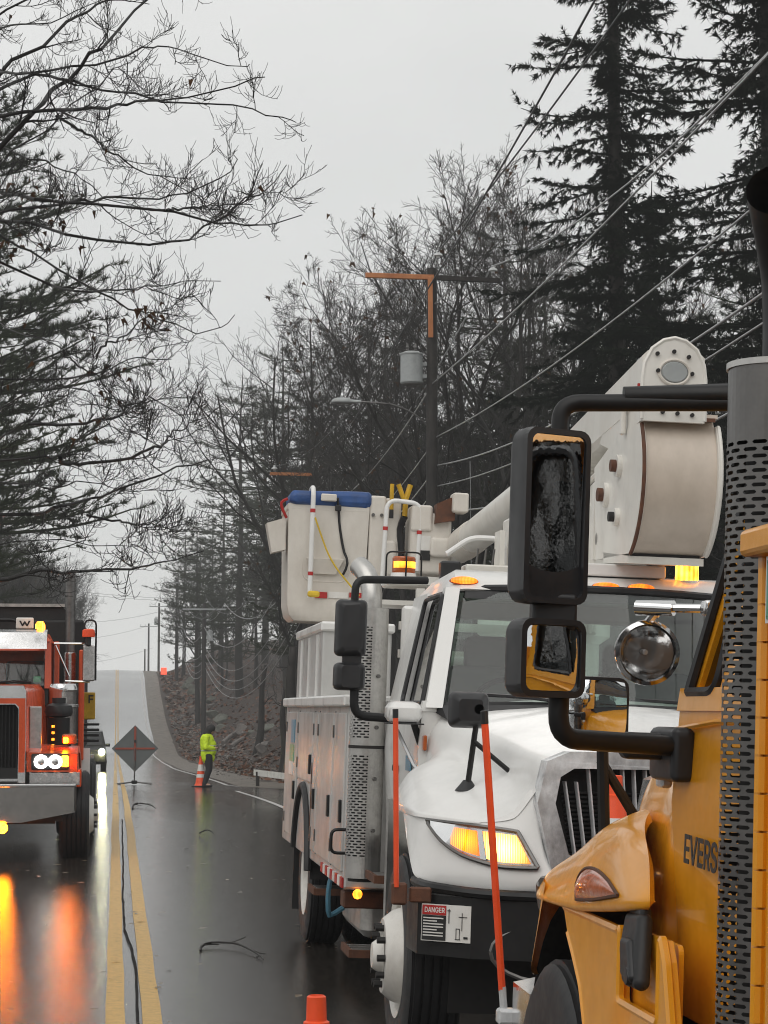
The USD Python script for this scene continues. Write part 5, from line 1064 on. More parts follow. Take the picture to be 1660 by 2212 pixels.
Wx('body_marker_lamp', lathe([(0, .03), (.022, .025), (.03, 0), (0, 0)], (-1.12, 2.43, .60), 'y', 14).apply_transform(trimesh.transformations.translation_matrix((0, 0, 0))), 'amber_lamp')
# steps, tank and underbody boxes
for x, y, z, l in ((-1.03, 2.2, .30, .34), (-1.0, 1.75, .76, .24), (-1.12, 4.35, .48, .2)):
    sp = Wx('step', [box((x + .02, y - .17 + .11 * q, z), (l, .06, .02), None, .004) for q in range(4)], 'dark_steel'); obj('step_edge', [box((x + .02, y - .225, z - .005), (l + .02, .02, .045)), box((x - l / 2, y, z - .005), (.02, .46, .045))], M['rust'], sp)
Wx('fuel_tank', rbox((-.84, 3.45, .47), (.42, 1.2, .36), .08), 'aluminium'); Wx('tool_tray', box((-1.0, 2.75, .545), (.36, .2, .1), None, .01), 'rust'); Wx('hose', tube(curve([(-1.1, 3.7, .75), (-1.17, 3.72, .5), (-1.15, 3.8, .35), (-1.05, 3.85, .4)], 10), .018, 6), 'blue_print'); Wx('mud_flap', box((-.95, 6.25, .45), (.5, .02, .55)), 'rubber')
Wx('air_tank', cyl((-.85, 2.25, 1.93), (-.2, 2.25, 1.93), .11, 18), 'boom_white'); Wx('cab_guard', [box((-.45, 2.42, 2.22), (.95, .05, .05)), box((-.45, 2.42, 2.05), (.95, .05, .05)), box((0, 2.5, 2.5), (1.6, .08, .05)), box((-.8, 2.44, 2.0), (.05, .05, .9)), box((.8, 2.44, 2.0), (.05, .05, .9)), box((-.75, 3.0, 2.5), (.4, .35, .03), None, .01), box((-.75, 3.1, 2.38), (.5, .5, .03)), box((-.6, 3.1, 2.2), (.04, .04, .5))], 'boom_white')
# pedestal and booms
Wx('pedestal', [lathe([(0, 0), (.5, 0), (.5, .1), (.38, .16), (.38, .5), (.45, .55), (.45, .68), (0, .68)], (.25, 3.9, 1.7), 'z', 28), box((.02, 3.8, 2.65), (.06, .7, .8), None, .02), box((.5, 3.8, 2.65), (.06, .7, .8), None, .02)], 'boom_white')
def boom_box(p0, p1, w0, h0, w1, h1, bev=.03):
    p0, p1 = np.array(p0), np.array(p1); pts = []
    for p, w_, h_ in ((p0, w0, h0), (p1, w1, h1)):
        for x in (-1, 1):
            for z in (-1, 1): pts += [p + [x * (w_ / 2 - bev), 0, z * h_ / 2], p + [x * w_ / 2, 0, z * (h_ / 2 - bev)]]
    return hull(pts)
lb = Wx('lower_boom', [boom_box((.27, 1.1, 2.91), (.27, 3.9, 2.62), .30, .58, .30, .42)], 'boom_white')
obj('boom_edge', tube([(.115, 1.1, 3.195), (.115, 3.4, 2.885)], .018, 6), M['boom_white'], lb); 
for y, z in ((2.15, 2.8), (1.7, 2.84)): obj('boom_rib', box((.11, y, z), (.02, .06, .45)), M['boom_white'], lb)
for y, z in ((1.35, 3.0), (1.5, 2.72), (2.0, 2.95), (2.1, 2.7)): obj('boom_pin', lathe([(0, .05), (.03, .05), (.03, .02), (.055, .02), (.055, 0), (0, 0)], (.12, y, z), 'x', 14).apply_transform(np.eye(4)) if False else cyl((.125, y, z), (.08, y, z), .035, 12), M['aluminium'], lb, 40)
up = Wx('upper_boom', [boom_box((.25, .46, 3.50), (.23, 2.6, 3.34), .34, .30, .28, .27)], 'boom_white')
obj('boom_tube', tube([(.22, 2.4, 3.345), (.12, 7.0, 3.06)], [.14, .125], 22), M['boom_white'], up, 40); obj('boom_collar', tube([(.225, 2.3, 3.362), (.218, 2.75, 3.335)], .14, 22), M['boom_white'], up, 40); obj('boom_collar', tube([(.135, 6.3, 3.105), (.125, 6.75, 3.076)], .135, 22), M['fibreglass'], up, 40)
el = Wx('elbow_plate', prism_y(Polygon([(.08, 3.27), (.42, 3.27), (.42, 3.50), (.41, 3.58), (.37, 3.66), (.31, 3.705), (.25, 3.72), (.19, 3.705), (.13, 3.66), (.09, 3.58), (.08, 3.50)]), .44, .475), 'boom_white')
obj('plate_edge', tube([(.08, .445, 3.28), (.08, .445, 3.5), (.09, .445, 3.58), (.13, .445, 3.66), (.19, .445, 3.705), (.25, .445, 3.72), (.31, .445, 3.705), (.37, .445, 3.66), (.41, .445, 3.58), (.42, .445, 3.5), (.42, .445, 3.28)], .012, 6), M['boom_white'], el, 40)
ov = lathe([(0, .012), (.86, .012), (1, 0), (0, 0)], (0, 0, 0), 'z', 28); ov.vertices[:, :2] *= [.075, .06]
oo = ov.copy(); oo.apply_transform(frame((.25, .438, 3.535), (1, 0, 0), (0, 0, 1))); obj('inspection_cover', oo, M['grey_enamel'], el, 30)
rg = np.array([(.25 + .082 * math.cos(a), .436, 3.535 + .066 * math.sin(a)) for a in np.linspace(0, 2 * math.pi, 29)]); obj('cover_ring', tube(rg, .009, 6), M['fibreglass'], el, 40)
for x, z in ((.155, 3.63), (.245, 3.645), (.325, 3.62), (.16, 3.54), (.345, 3.53), (.19, 3.32), (.27, 3.315), (.35, 3.31)): obj('bolt', cyl((x, .44, z), (x, .424, z), .011, 8), M['undercarriage'], el)
arc = [(.90 - .46 * math.cos(a), 3.0 + .45 * math.sin(a)) for a in np.linspace(.72, -1.16, 18)]
cv = [(q[0], q[1]) for q in arc]
G = np.array([[(.105 + .035 * (1 if 0 else 0), y, z) , (.495, y, z)] for y, z in [(.455, 3.30)] + cv + [(.78, 2.565)]])
kc = Wx('knuckle_cover', grid(G, None, 6, thick=0.02), 'boom_cover', smooth=40, label='beige curved cover sheet of the boom elbow')
obj('edge_strip', box((.29, .448, 3.29), (.38, .012, .02)), M['rust'], kc); obj('edge_strip', box((.29, .715, 2.575), (.38, .012, .02)), M['undercarriage'], kc)
side = [(.885 - .475 * math.cos(a), 3.0 + .465 * math.sin(a)) for a in np.linspace(.60, -1.12, 20)]
for x0 in (.08, .495):
    kd = Wx('knuckle_plate', prism_x(Polygon(side + [(1.5, 2.60), (1.6, 3.14), (.95, 3.27)]), x0, x0 + .026), 'boom_white')
    obj('plate_rim', tube(np.array([(x0 + .013, y, z) for y, z in side]), .011, 6), M['rust' if x0 < .2 else 'boom_white'], kd, 40)
Wx('elbow_gusset', prism_x([(.48, 3.28), (.48, 3.60), (1.25, 3.45), (1.5, 3.27), (1.2, 3.20), (.8, 3.24)], .086, .104), 'boom_white')
Wx('elbow_foot', hull([(x, y, z) for x in (.08, .5) for y, z in ((.70, 2.57), (.70, 2.53), (1.3, 2.63), (1.3, 2.57))]), 'boom_white')
for y, z, r in ((.93, 3.08, .062), (.95, 2.80, .05), (1.25, 2.95, .07)):
    pn = Wx('elbow_pin', cyl((.09, y, z), (.055, y, z), r, 20), 'boom_white'); obj('pin_head', cyl((.06, y, z), (.025, y, z), r * .55, 16), M['rust' if r > .06 else 'undercarriage'], pn, 40)
Wx('elbow_bracket', [rbox((.06, .8, 3.32), (.03, .05, .17), .012)], 'boom_white'); Wx('red_tag', box((.073, .5, 3.43), (.012, .02, .09)), 'red_print')
# boom tip and tool gear
Wx('boom_tip', [rbox((-.13, 7.05, 3.08), (.34, .4, .5), .04), rbox((-.21, 6.98, 3.28), (.18, .3, .22), .03), rbox((-.04, 6.9, 3.05), (.2, .2, .16), .03)], 'fibreglass', smooth=40)
Wx('winch_box', hull([(x, y, z) for x, z in ((-.11, 3.24), (-.1, 3.40), (.05, 3.47), (.05, 3.27)) for y in (6.78, 6.95)]), 'rust'); Wx('winch_cap', rbox((.085, 6.8, 3.41), (.13, .2, .16), .02), 'fibreglass'); wl = Wx('warning_label', box((-.19, 6.845, 3.04), (.11, .006, .2)), 'white_print'); obj('label_field', box((-.19, 6.841, 2.98), (.11, .004, .08)), M['black_print'], wl)
bm = Wx('bucket_mount', [rbox((-.56, 7.1, 3.12), (.14, .3, .68), .025), rbox((-.43, 7.15, 3.12), (.14, .3, .66), .025), rbox((-.5, 7.0, 2.95), (.22, .1, .3), .04)], 'fibreglass', smooth=40); obj('mount_bolt', [cyl((x, 6.95, z), (x, 6.93, z), .014, 8) for x, z in ((-.6, 3.3), (-.53, 3.3), (-.5, 2.99))], M['dark_steel'], bm)
def rail(pts, nm='hand_rail', r=.019):
    q = Wx(nm, tube(bend(pts, .09, 7), r, 10), 'white_paint', smooth=40); return q
rl = rail([(-.52, 6.85, 2.72), (-.5, 6.85, 3.42), (-.22, 6.85, 3.40), (-.235, 6.85, 2.85)]); obj('rail_band', [cyl((-.507, 6.85, 3.17), (-.506, 6.85, 3.2), .021, 10), cyl((-.229, 6.85, 3.15), (-.228, 6.85, 3.18), .021, 10)], M['red_print'], rl)
tl = Wx('crimping_tool', [tube([(-.45, 6.95, 3.34), (-.452, 6.95, 3.56)], .017, 8)], 'yellow_tool'); obj('tool_tip', cyl((-.45, 6.95, 3.28), (-.45, 6.95, 3.35), .018, 8), M['black_plastic'], tl)
t2 = Wx('crimping_tool', [tube([(-.34, 6.95, 3.3), (-.335, 6.95, 3.44), (-.30, 6.95, 3.56)], .022, 8), tube([(-.338, 6.95, 3.42), (-.36, 6.95, 3.46), (-.40, 6.95, 3.56)], .02, 8)], 'yellow_tool'); obj('hose', tube(curve([(-.34, 6.95, 3.3), (-.37, 7.0, 3.18), (-.35, 7.0, 3.0), (-.36, 7.05, 2.8)], 10), .028, 8), M['black_plastic'], t2, 40)
Wx('control_rail', tube(bend([(-.60, 2.75, 2.69), (-.45, 2.75, 2.80), (-.25, 2.75, 2.80), (-.2, 2.75, 2.6)], .06), .018, 8), 'white_paint'); Wx('control_panel', [box((-.36, 2.5, 2.575), (.34, .2, .07), None, .01), box((-.3, 2.55, 2.72), (.03, .2, .22)), box((-.22, 2.55, 2.74), (.03, .2, .25)), box((-.14, 2.55, 2.76), (.03, .2, .28))], 'boom_white')
for x in (-.46, -.41, -.36): Wx('lever', [tube([(x, 2.45, 2.6), (x + .01, 2.44, 2.71)], .007, 6)], 'dark_steel')
# the bucket with its blue cover
bk = Wx('bucket', hull([(x, y, z) for z, e in ((2.42, .06), (2.46, .02), (2.55, .0), (3.3, -.015), (3.36, -.02)) for x in (-1.27 + e, -.65 - e) for y in (6.97 + e, 7.65 - e)] ), 'fibreglass')
obj('bucket_lip', [box((-.96, 6.965, 3.34), (.66, .03, .06), None, .012), box((-1.285, 7.3, 3.34), (.03, .68, .06), None, .012), box((-.64, 7.3, 3.34), (.03, .68, .06), None, .012)], M['fibreglass'], bk)
sp = np.array(rrect(-1.16, 2.74, -.78, 2.99, .08).exterior.coords); obj('bucket_step_rim', tube(np.c_[sp[:, 0], np.full(len(sp), 6.968), sp[:, 1]], .008, 6), M['fibreglass'], bk, 40)
obj('bucket_step', hull([(x, y, z) for x, y, z in ((-1.13, 6.97, 2.93), (-.83, 6.97, 2.93), (-1.13, 6.90, 2.92), (-.83, 6.90, 2.92), (-1.07, 6.97, 2.80), (-.89, 6.97, 2.80), (-1.07, 6.93, 2.80), (-.89, 6.93, 2.80))]), M['fibreglass'], bk)
obj('reflective_tape', box((-1.0, 6.962, 2.63), (.1, .006, .05)), M['red_print'], bk); obj('reflective_tape', box((-.86, 6.962, 2.635), (.16, .006, .05)), M['white_print'], bk); obj('reflective_tape', box((-.72, 6.962, 2.64), (.1, .006, .04)), M['red_print'], bk)
cl = obj('capacity_label', box((-.96, 6.962, 3.14), (.2, .005, .085)), M['white_print'], bk); obj('label_lettering', letters('400 LBS', .032, frame((-1.035, 6.9585, 3.12), (1, 0, 0), (0, 0, 1)), .001, True, .95), M['red_print'], cl); obj('label_header', box((-.96, 6.9585, 3.172), (.19, .002, .012)), M['black_print'], cl)
rng = np.random.default_rng(9)
bc = rbox((-.945, 7.2, 3.415), (.67, .55, .13), .05, None, 6).subdivide().subdivide(); v = bc.vertices; v += (meshkit.fbm(v * [7, 5, 12], 3, 2)[:, None] - .5) * [.02, .05, .05]; bc.vertices = v
cvr = Wx('bucket_cover', bc, 'blue_tarp', smooth=60); obj('cover_strap', tube(curve([(-.9, 6.9, 3.42), (-.885, 6.93, 3.33), (-.87, 6.95, 3.2), (-.83, 6.95, 3.0), (-.8, 6.9, 2.9), (-.83, 6.93, 2.8)], 14), .011, 5), M['black_plastic'], cvr, 40); obj('strap_buckle', box((-.89, 6.915, 3.34), (.05, .03, .05), None, .006), M['black_plastic'], cvr); obj('cover_window', box((-.97, 6.9, 3.42), (.13, .02, .06), None, .01), M['fibreglass'], cvr)
rl = rail([(-1.1, 6.87, 2.60), (-1.1, 6.87, 3.50), (-1.1, 7.1, 3.50), (-1.1, 7.1, 3.3)], r=.02); obj('rail_band', [cyl((-1.1, 6.87, z), (-1.1, 6.87, z + .03), .022, 10) for z in (3.29, 2.78)], M['red_print'], rl)
Wx('rope', tube(curve([(-1.08, 6.86, 3.25), (-1.02, 6.88, 3.1), (-.97, 6.88, 2.98), (-.9, 6.87, 2.86), (-.8, 6.86, 2.74), (-.7, 6.85, 2.63)], 20), .008, 6), 'yellow_rope'); Wx('rope_knot', rbox((-1.07, 6.86, 2.63), (.1, .06, .05), .02), 'yellow_rope')
Wx('tool_holder', hull([(x, y, z) for x, z in ((-1.46, 3.20), (-1.31, 3.25), (-1.41, 2.96), (-1.30, 2.99)) for y in (7.0, 7.2)]), 'fibreglass'); Wx('tool_hook', tube(curve([(-1.3, 7.0, 3.25), (-1.33, 6.98, 3.3), (-1.35, 6.97, 3.36), (-1.3, 6.95, 3.4)], 8), .012, 6), 'red_print')
# ---------------------------------------------------------------- yellow utility truck, seen from behind its left side
YT = thing('utility_truck', 'yellow utility truck at the right edge with a perforated stack guard, facing away', 'truck', (2.3, 5.75, -.08), roll=2.0)
def Yx(name, mesh, mat, parent=YT, smooth=35, label=None): return obj(name, mesh, M[mat], parent, smooth, label)
intl_front(YT, 'yellow_paint', 1, 1.11, fmap=([-.75, -.46, -.2, .1, .4, .55, 1.1], [-.58, -.30, .05, .60, .72, .80, 1.40]), lit=False, flare=False)
intl_cab(YT, 'yellow_paint', 1, .975, back=-1.56, windows=((-.66, -.95), (-1.07, -1.5)), df=.2, side_tint='dark_glass')
# bulging fenders
FG = np.array([[(-.93, .11, 1.43), (-1.0, -.13, 1.395), (-1.045, -.37, 1.33), (-1.08, -.53, 1.25), (-1.074, -.48, 1.222)],
               [(-.90, .27, 1.432), (-1.015, .02, 1.40), (-1.085, -.2, 1.325), (-1.118, -.4, 1.235), (-1.10, -.42, 1.213)],
               [(-.88, .46, 1.41), (-1.01, .26, 1.382), (-1.092, .05, 1.30), (-1.125, -.1, 1.20), (-1.105, -.1, 1.182)],
               [(-.85, .66, 1.37), (-.99, .5, 1.345), (-1.08, .35, 1.265), (-1.118, .25, 1.175), (-1.10, .25, 1.157)],
               [(-.80, .88, 1.32), (-.94, .78, 1.295), (-1.065, .74, 1.228), (-1.107, .68, 1.157), (-1.09, .68, 1.142)],
               [(-.72, 1.15, 1.27), (-.86, 1.08, 1.25), (-1.0, 1.06, 1.19), (-1.055, 1.0, 1.14), (-1.035, 1.0, 1.125)]])
_pu = PchipInterpolator(np.linspace(0, 1, 6), FG, axis=0)
hood_at = lambda u, v: PchipInterpolator(np.linspace(0, 1, 5), _pu(u), axis=0)(v)
fd_ = grid(FG, 40, 26, thick=0.025)
Yx('fender', fd_, 'yellow_paint', smooth=40); Yx('fender', mirx(fd_), 'yellow_paint', smooth=40)
Yx('chassis', [box((-.42, -1.5, .62), (.09, 6.5, .26)), box((.42, -1.5, .62), (.09, 6.5, .26)), box((0, .5, .6), (.9, 1.2, .5)), box((0, .45, .52), (1.7, .16, .14))], 'undercarriage')
for s in (-1, 1):
    lug_wheel(YT, (s * .99, .45, .5), s, dish=-0.075, r=.5)
    lug_wheel(YT, (s * 1.0, -4.2, .5), s, dish=0.09)
    Yx('wheel_well', grid(np.array([[(s * x, .45 + .66 * math.cos(a), .50 + .66 * math.sin(a)) for x in (1.06, .7, .5)] for a in np.linspace(-.1, math.pi + .1, 18)])), 'undercarriage', smooth=True)
# lower rear fender panel with the latch pocket
out = Polygon([(.36, 1.155), (.30, 1.09), (.22, 1.04), (.12, .97), (.05, .87), (-.02, .70), (-.06, .5), (-.06, .38), (-1.02, .38), (-.96, .72), (-.845, .97), (-.78, 1.13), (-.74, 1.175), (-.36, 1.175), (-.30, 1.155)])
poc = rrect(-.725, .985, -.325, 1.30, .018)
fr = lambda x: frame((x, 0, 0), (0, 1, 0), (0, 0, 1))
pn = Yx('lower_fender', [prism(out.difference(poc), .03, fr(-1.105)), prism(rrect(-.755, .955, -.295, 1.165, .02), .012, fr(-1.065))], 'yellow_paint', smooth=False)
pl_ = np.array(out.difference(poc).exterior.coords); e = np.c_[np.full(len(pl_), -1.098), pl_]; obj('panel_edge', tube(bend(list(e[:-1]), .02, 4), .012, 6), M['yellow_paint'], pn, 40)
def blob(pts, r):
    sp = trimesh.creation.icosphere(subdivisions=2).vertices; return hull(np.vstack([sp * r + p for p in pts]))
lt = Yx('hood_latch', blob([(-1.085, -.385, 1.19), (-1.085, -.50, 1.195), (-1.10, -.40, 1.12), (-1.10, -.53, 1.12), (-1.105, -.45, 1.06), (-1.105, -.565, 1.06)], .02), 'rubber', smooth=40)
obj('latch_pull', blob([(-1.115, -.44, 1.14), (-1.115, -.50, 1.14), (-1.12, -.47, 1.075), (-1.12, -.55, 1.07)], .014), M['black_plastic'], lt, 40); obj('latch_boss', lathe([(0, .012), (.02, .01), (.025, 0), (0, 0)], (0, 0, 0), 'x', 14).apply_transform(np.diag([-1.0, 1, 1, 1])).apply_translation((-1.125, -.53, 1.07)), M['black_plastic'], lt, 40)
obj('latch_strap', rbox((-1.08, -.44, 1.205), (.03, .12, .05), .012), M['black_plastic'], lt, 40)
# amber side lens on the fender flare
def flare(u, v, off):
    p = hood_at(u, v); a = hood_at(u + .01, v) - p; b = hood_at(u, v + .01) - p; n = np.cross(a, b); n /= np.linalg.norm(n)
    if n[0] > 0: n = -n
    return p + n * off
us = np.linspace(.215, .52, 13); G = []
for i, u in enumerate(us):
    q = i / 12; top = math.sqrt(max(1 - (2 * q - 1) ** 2, 0)); G.append([flare(u + .07 * top * w_, .70 - .165 * top * w_, .004 + .016 * math.sin(math.pi * min(w_, 1)) * top) for w_ in np.linspace(0, 1, 7)])
ln = Yx('side_lens', grid(np.array(G)), 'amber_lens', smooth=True); e = np.array(G); obj('lens_rim', tube(np.vstack([e[:, 0], e[::-1, -1], e[:1, 0]]), .005, 5), M['rust'], ln, 40)
# mirrors
door_mirror(YT, (-1.374, -.72, 2.135), .405, .18, -1, (-.90, -.72, -.50), 2.405, 1.625, 1, wd=.172, yaw=20)
Yx('mirror_stay', tube([(-1.21, -.69, 2.425), (-.92, -.72, 2.445)], .026, 10), 'black_metal', smooth=40)
br = Yx('mirror_bracket', [rbox((-1.02, -.47, 1.595), (.06, .24, .13), .02), rbox((-1.09, -.46, 1.612), (.11, .07, .065), .018)], 'black_plastic', smooth=40); obj('bracket_clip', box((-1.01, -.36, 1.53), (.03, .06, .04), None, .008), M['bar_chrome'], br)
fm_ = Yx('hood_mirror', hull([(-1.04 + x * k, .36 + d, 1.70 + z * k) for d, k in ((0, 1), (.015, 1.02), (.06, .9), (.09, .6)) for x, z in np.array(rrect(-.105, -.092, .105, .092, .03).exterior.coords)[:-1]]), 'black_plastic')
n = 11; gx, gz = np.meshgrid(np.linspace(-1, 1, n), np.linspace(-1, 1, n), indexing='ij'); ex = np.abs(gx) ** 3
obj('mirror_glass', grid(np.stack([-1.04 + gx * .096 * (1 - .06 * np.abs(gz) ** 4), .36 - .004 - .022 * (1 - (gx ** 2 + gz ** 2) / 2), 1.70 + gz * .083 * (1 - .06 * np.abs(gx) ** 4)], -1)), M['mirror_glass'], fm_, True)
obj('mirror_stem', tube([(-1.0, .40, 1.63), (-.98, .42, 1.30)], .017, 8), M['black_metal'], fm_, 40); obj('mirror_stem', tube([(-1.0, .41, 1.56), (-.86, .45, 1.36)], .015, 8), M['black_metal'], fm_, 40)
# chrome spot lamp on the pillar
sl = Yx('spot_lamp', moved(lathe([(0, .13), (.04, .125), (.065, .09), (.077, .04), (.08, 0), (.075, -.012)], (0, 0, 0), 'z', 36), (-1.035, -.25, 1.845), (-86, 0, -4)), 'chrome', smooth=40)
mt = lambda m_: moved(m_, (-1.035, -.25, 1.845), (-86, 0, -4))
obj('lamp_bezel', mt(lathe([(.068, -.016), (.072, -.022), (.082, -.018), (.083, .0), (.08, .006)], (0, 0, 0), 'z', 36)), M['chrome'], sl, 40)
obj('reflector', mt(lathe([(.0, .075), (.02, .07), (.045, .045), (.06, .012), (.068, -.008)], (0, 0, 0), 'z', 30)), M['chrome'], sl, 40)
obj('bulb', mt(lathe([(0, .02), (.007, .022), (.008, .035), (.006, .07), (0, .07)], (0, 0, 0), 'z', 14)), M['bar_chrome'], sl, 40)
obj('lens', mt(lathe([(0, -.022), (.035, -.02), (.068, -.012)], (0, 0, 0), 'z', 30)), M['lens_glass'], sl, True)
obj('lamp_arm', [tube([(-1.035, -.26, 1.92), (-1.02, -.30, 1.95)], .012, 8), tube([(-1.07, -.28, 1.955), (-.99, -.34, 1.955)], .02, 10), tube([(-.99, -.34, 1.955), (-.93, -.38, 1.955)], .011, 8), rbox((-.915, -.4, 1.955), (.04, .05, .04), .012)], M['chrome'], sl, 40)
Yx('body_crease', tube([(-1.004, -.45, 1.655), (-1.004, -.8, 1.675), (-1.0, -1.34, 1.68)], .006, 5), 'yellow_paint')
lk = Yx('lettering', letters('EVERSOURCE', .064, frame((-1.013, -.575, 1.345), (0, -1, -.02), (0.02, 0, 1)), .0015, True, 1.08), 'black_print', smooth=False)
Yx('door_handle', rbox((-1.02, -1.2, 1.5), (.02, .12, .04), .008), 'black_plastic'); Yx('cab_light', rbox((-.80, -1.0, 2.49), (.1, .06, .04), .015), 'amber_lens')
gs = Yx('bumper_guide', tube([(-1.13, 1.15, .83), (-1.215, 1.12, 1.655)], .0115, 8), 'orange_plastic'); obj('tip', tube([(-1.215, 1.12, 1.65), (-1.219, 1.118, 1.69)], .0125, 8), M['black_plastic'], gs); obj('bracket', [tube([(-1.12, 1.15, .74), (-1.13, 1.15, .84)], .012, 8), box((-1.115, 1.15, .75), (.06, .05, .05), None, .01)], M['bar_chrome'], gs)
# exhaust stack
es = Yx('exhaust_stack', perforated((-1.09, -1.58), .112, .45, 2.365, math.pi * .55, math.pi * 1.95, [(.5, 2.215)], .0138, 0.0, .042, 48), 'dark_steel', smooth=False)
es.SetCustomDataByKey('label', 'steel stack guard with rows of slots')
obj('guard_rim', lathe([(.112, 0), (.116, 0), (.116, .012), (.1, .012), (.1, 0)], (-1.09, -1.58, 2.358), 'z', 40), M['aluminium'], es, 40)
obj('inner_pipe', cyl((-1.09, -1.58, .45), (-1.09, -1.58, 2.33), .075, 18), M['undercarriage'], es, 40)
tip = curve([(-1.075, -1.58, 2.2), (-1.075, -1.58, 2.42), (-1.08, -1.585, 2.53), (-1.105, -1.62, 2.62), (-1.145, -1.70, 2.69)], 16)
obj('stack_tip', tube(tip, np.r_[np.full(9, .062), np.linspace(.062, .066, 7)], 22, cap=False), M['black_metal'], es, 40); obj('stack_mouth', tube([tip[-5], tip[-6]], [.0615, .0615], 22), M['undercarriage'], es, 40)
# yellow tool body behind the stack
tb = Yx('tool_body', [box((0, -3.9, 1.2), (2.38, 4.2, 1.58), None, .012)], 'yellow_paint')
obj('top_lip', box((-1.19, -3.9, 2.0), (.09, 4.24, .05), None, .01), M['yellow_paint'], tb)
for k in range(22): obj('hinge_knuckle', cyl((-1.197, -1.83, .46 + .068 * k), (-1.197, -1.83, .524 + .068 * k), .014, 8), M['yellow_paint'], tb, 40)
dr = obj('locker_door', box((-1.197, -2.5, 1.2), (.02, 1.2, 1.5), None, .008), M['yellow_paint'], tb); obj('door_frame', box((-1.194, -1.80, 1.2), (.012, .03, 1.56), None, .004), M['yellow_paint'], tb)
sg = obj('notice', box((-1.210, -2.05, 1.91), (.004, .34, .12)), M['white_print'], tb); obj('notice_edge', [box((-1.2125, -2.05, z), (.002, .32, .006)) for z in (1.86, 1.96)] + [box((-1.2125, -1.895, 1.91), (.002, .01, .1))], M['green_print'], sg)
# ---------------------------------------------------------------- orange dump truck in the other lane
OT = thing('dump_truck', 'orange dump truck facing the camera at the left edge with ringed headlights lit', 'dump truck', (-1.52, 24.8, -.05))
def Ox(name, mesh, mat, parent=OT, smooth=35, label=None): return obj(name, mesh, M[mat], parent, smooth, label)
bp = Ox('bumper', prism_y(Polygon([(-1.09, .86), (1.09, .86), (1.09, .57), (.5, .46), (-.5, .46), (-1.09, .57)]), 0.0, .12), 'dark_chrome'); obj('bumper_lip', box((0, -.01, .865), (2.2, .03, .035), None, .01), M['chrome'], bp); obj('bumper_end', [box((s * 1.085, .2, .72), (.03, .4, .28), None, .01) for s in (-1,)], M['dark_chrome'], bp); obj('bumper_end', box((1.085, .2, .72), (.03, .4, .28), None, .01), M['dark_chrome'], bp)
Ox('fog_lamp', lathe([(0, .04), (.05, .035), (.065, 0), (0, 0)], (0, 0, 0), 'z', 18).apply_transform(frame((.30, -.08, .41), (1, 0, 0), (0, 0, 1))), 'strong_turn_lamp'); Ox('fog_lamp', lathe([(0, .04), (.05, .035), (.065, 0), (0, 0)], (0, 0, 0), 'z', 18).apply_transform(frame((-.30, -.08, .41), (1, 0, 0), (0, 0, 1))), 'amber_lens')
sh = Ox('grille_shell', prism_y(Polygon([(-.53, .88), (.53, .88), (.53, 1.9), (.5, 1.96), (-.5, 1.96), (-.53, 1.9)]).difference(Polygon([(-.45, .93), (.45, .93), (.45, 1.70), (.41, 1.75), (-.41, 1.75), (-.45, 1.70)])), .28, .45), 'chrome')
obj('shell_face', prism_y(Polygon([(-.525, 1.0), (.525, 1.0), (.525, 1.82), (-.525, 1.82)]).difference(Polygon([(-.455, .9), (.455, .9), (.455, 1.72), (.415, 1.76), (-.415, 1.76), (-.455, 1.72)])), .272, .29), M['orange_paint'], sh)
obj('grille_back', box((0, .42, 1.34), (.94, .02, .86)), M['undercarriage'], sh)
for i in range(22): obj('grille_bar', box((-.43 + .041 * i, .36, 1.33), (.01, .04, .82)), M['black_metal'], sh)
hd = Ox('hood', hull([(s * x, y, z) for s in (-1, 1) for x, y, z in ((.50, .42, 1.90), (.52, .42, 1.80), (.53, .42, 1.2), (.52, .46, 1.93), (.66, 2.5, 1.92), (.60, 2.5, 2.0), (.70, 2.5, 1.2))]), 'orange_paint')
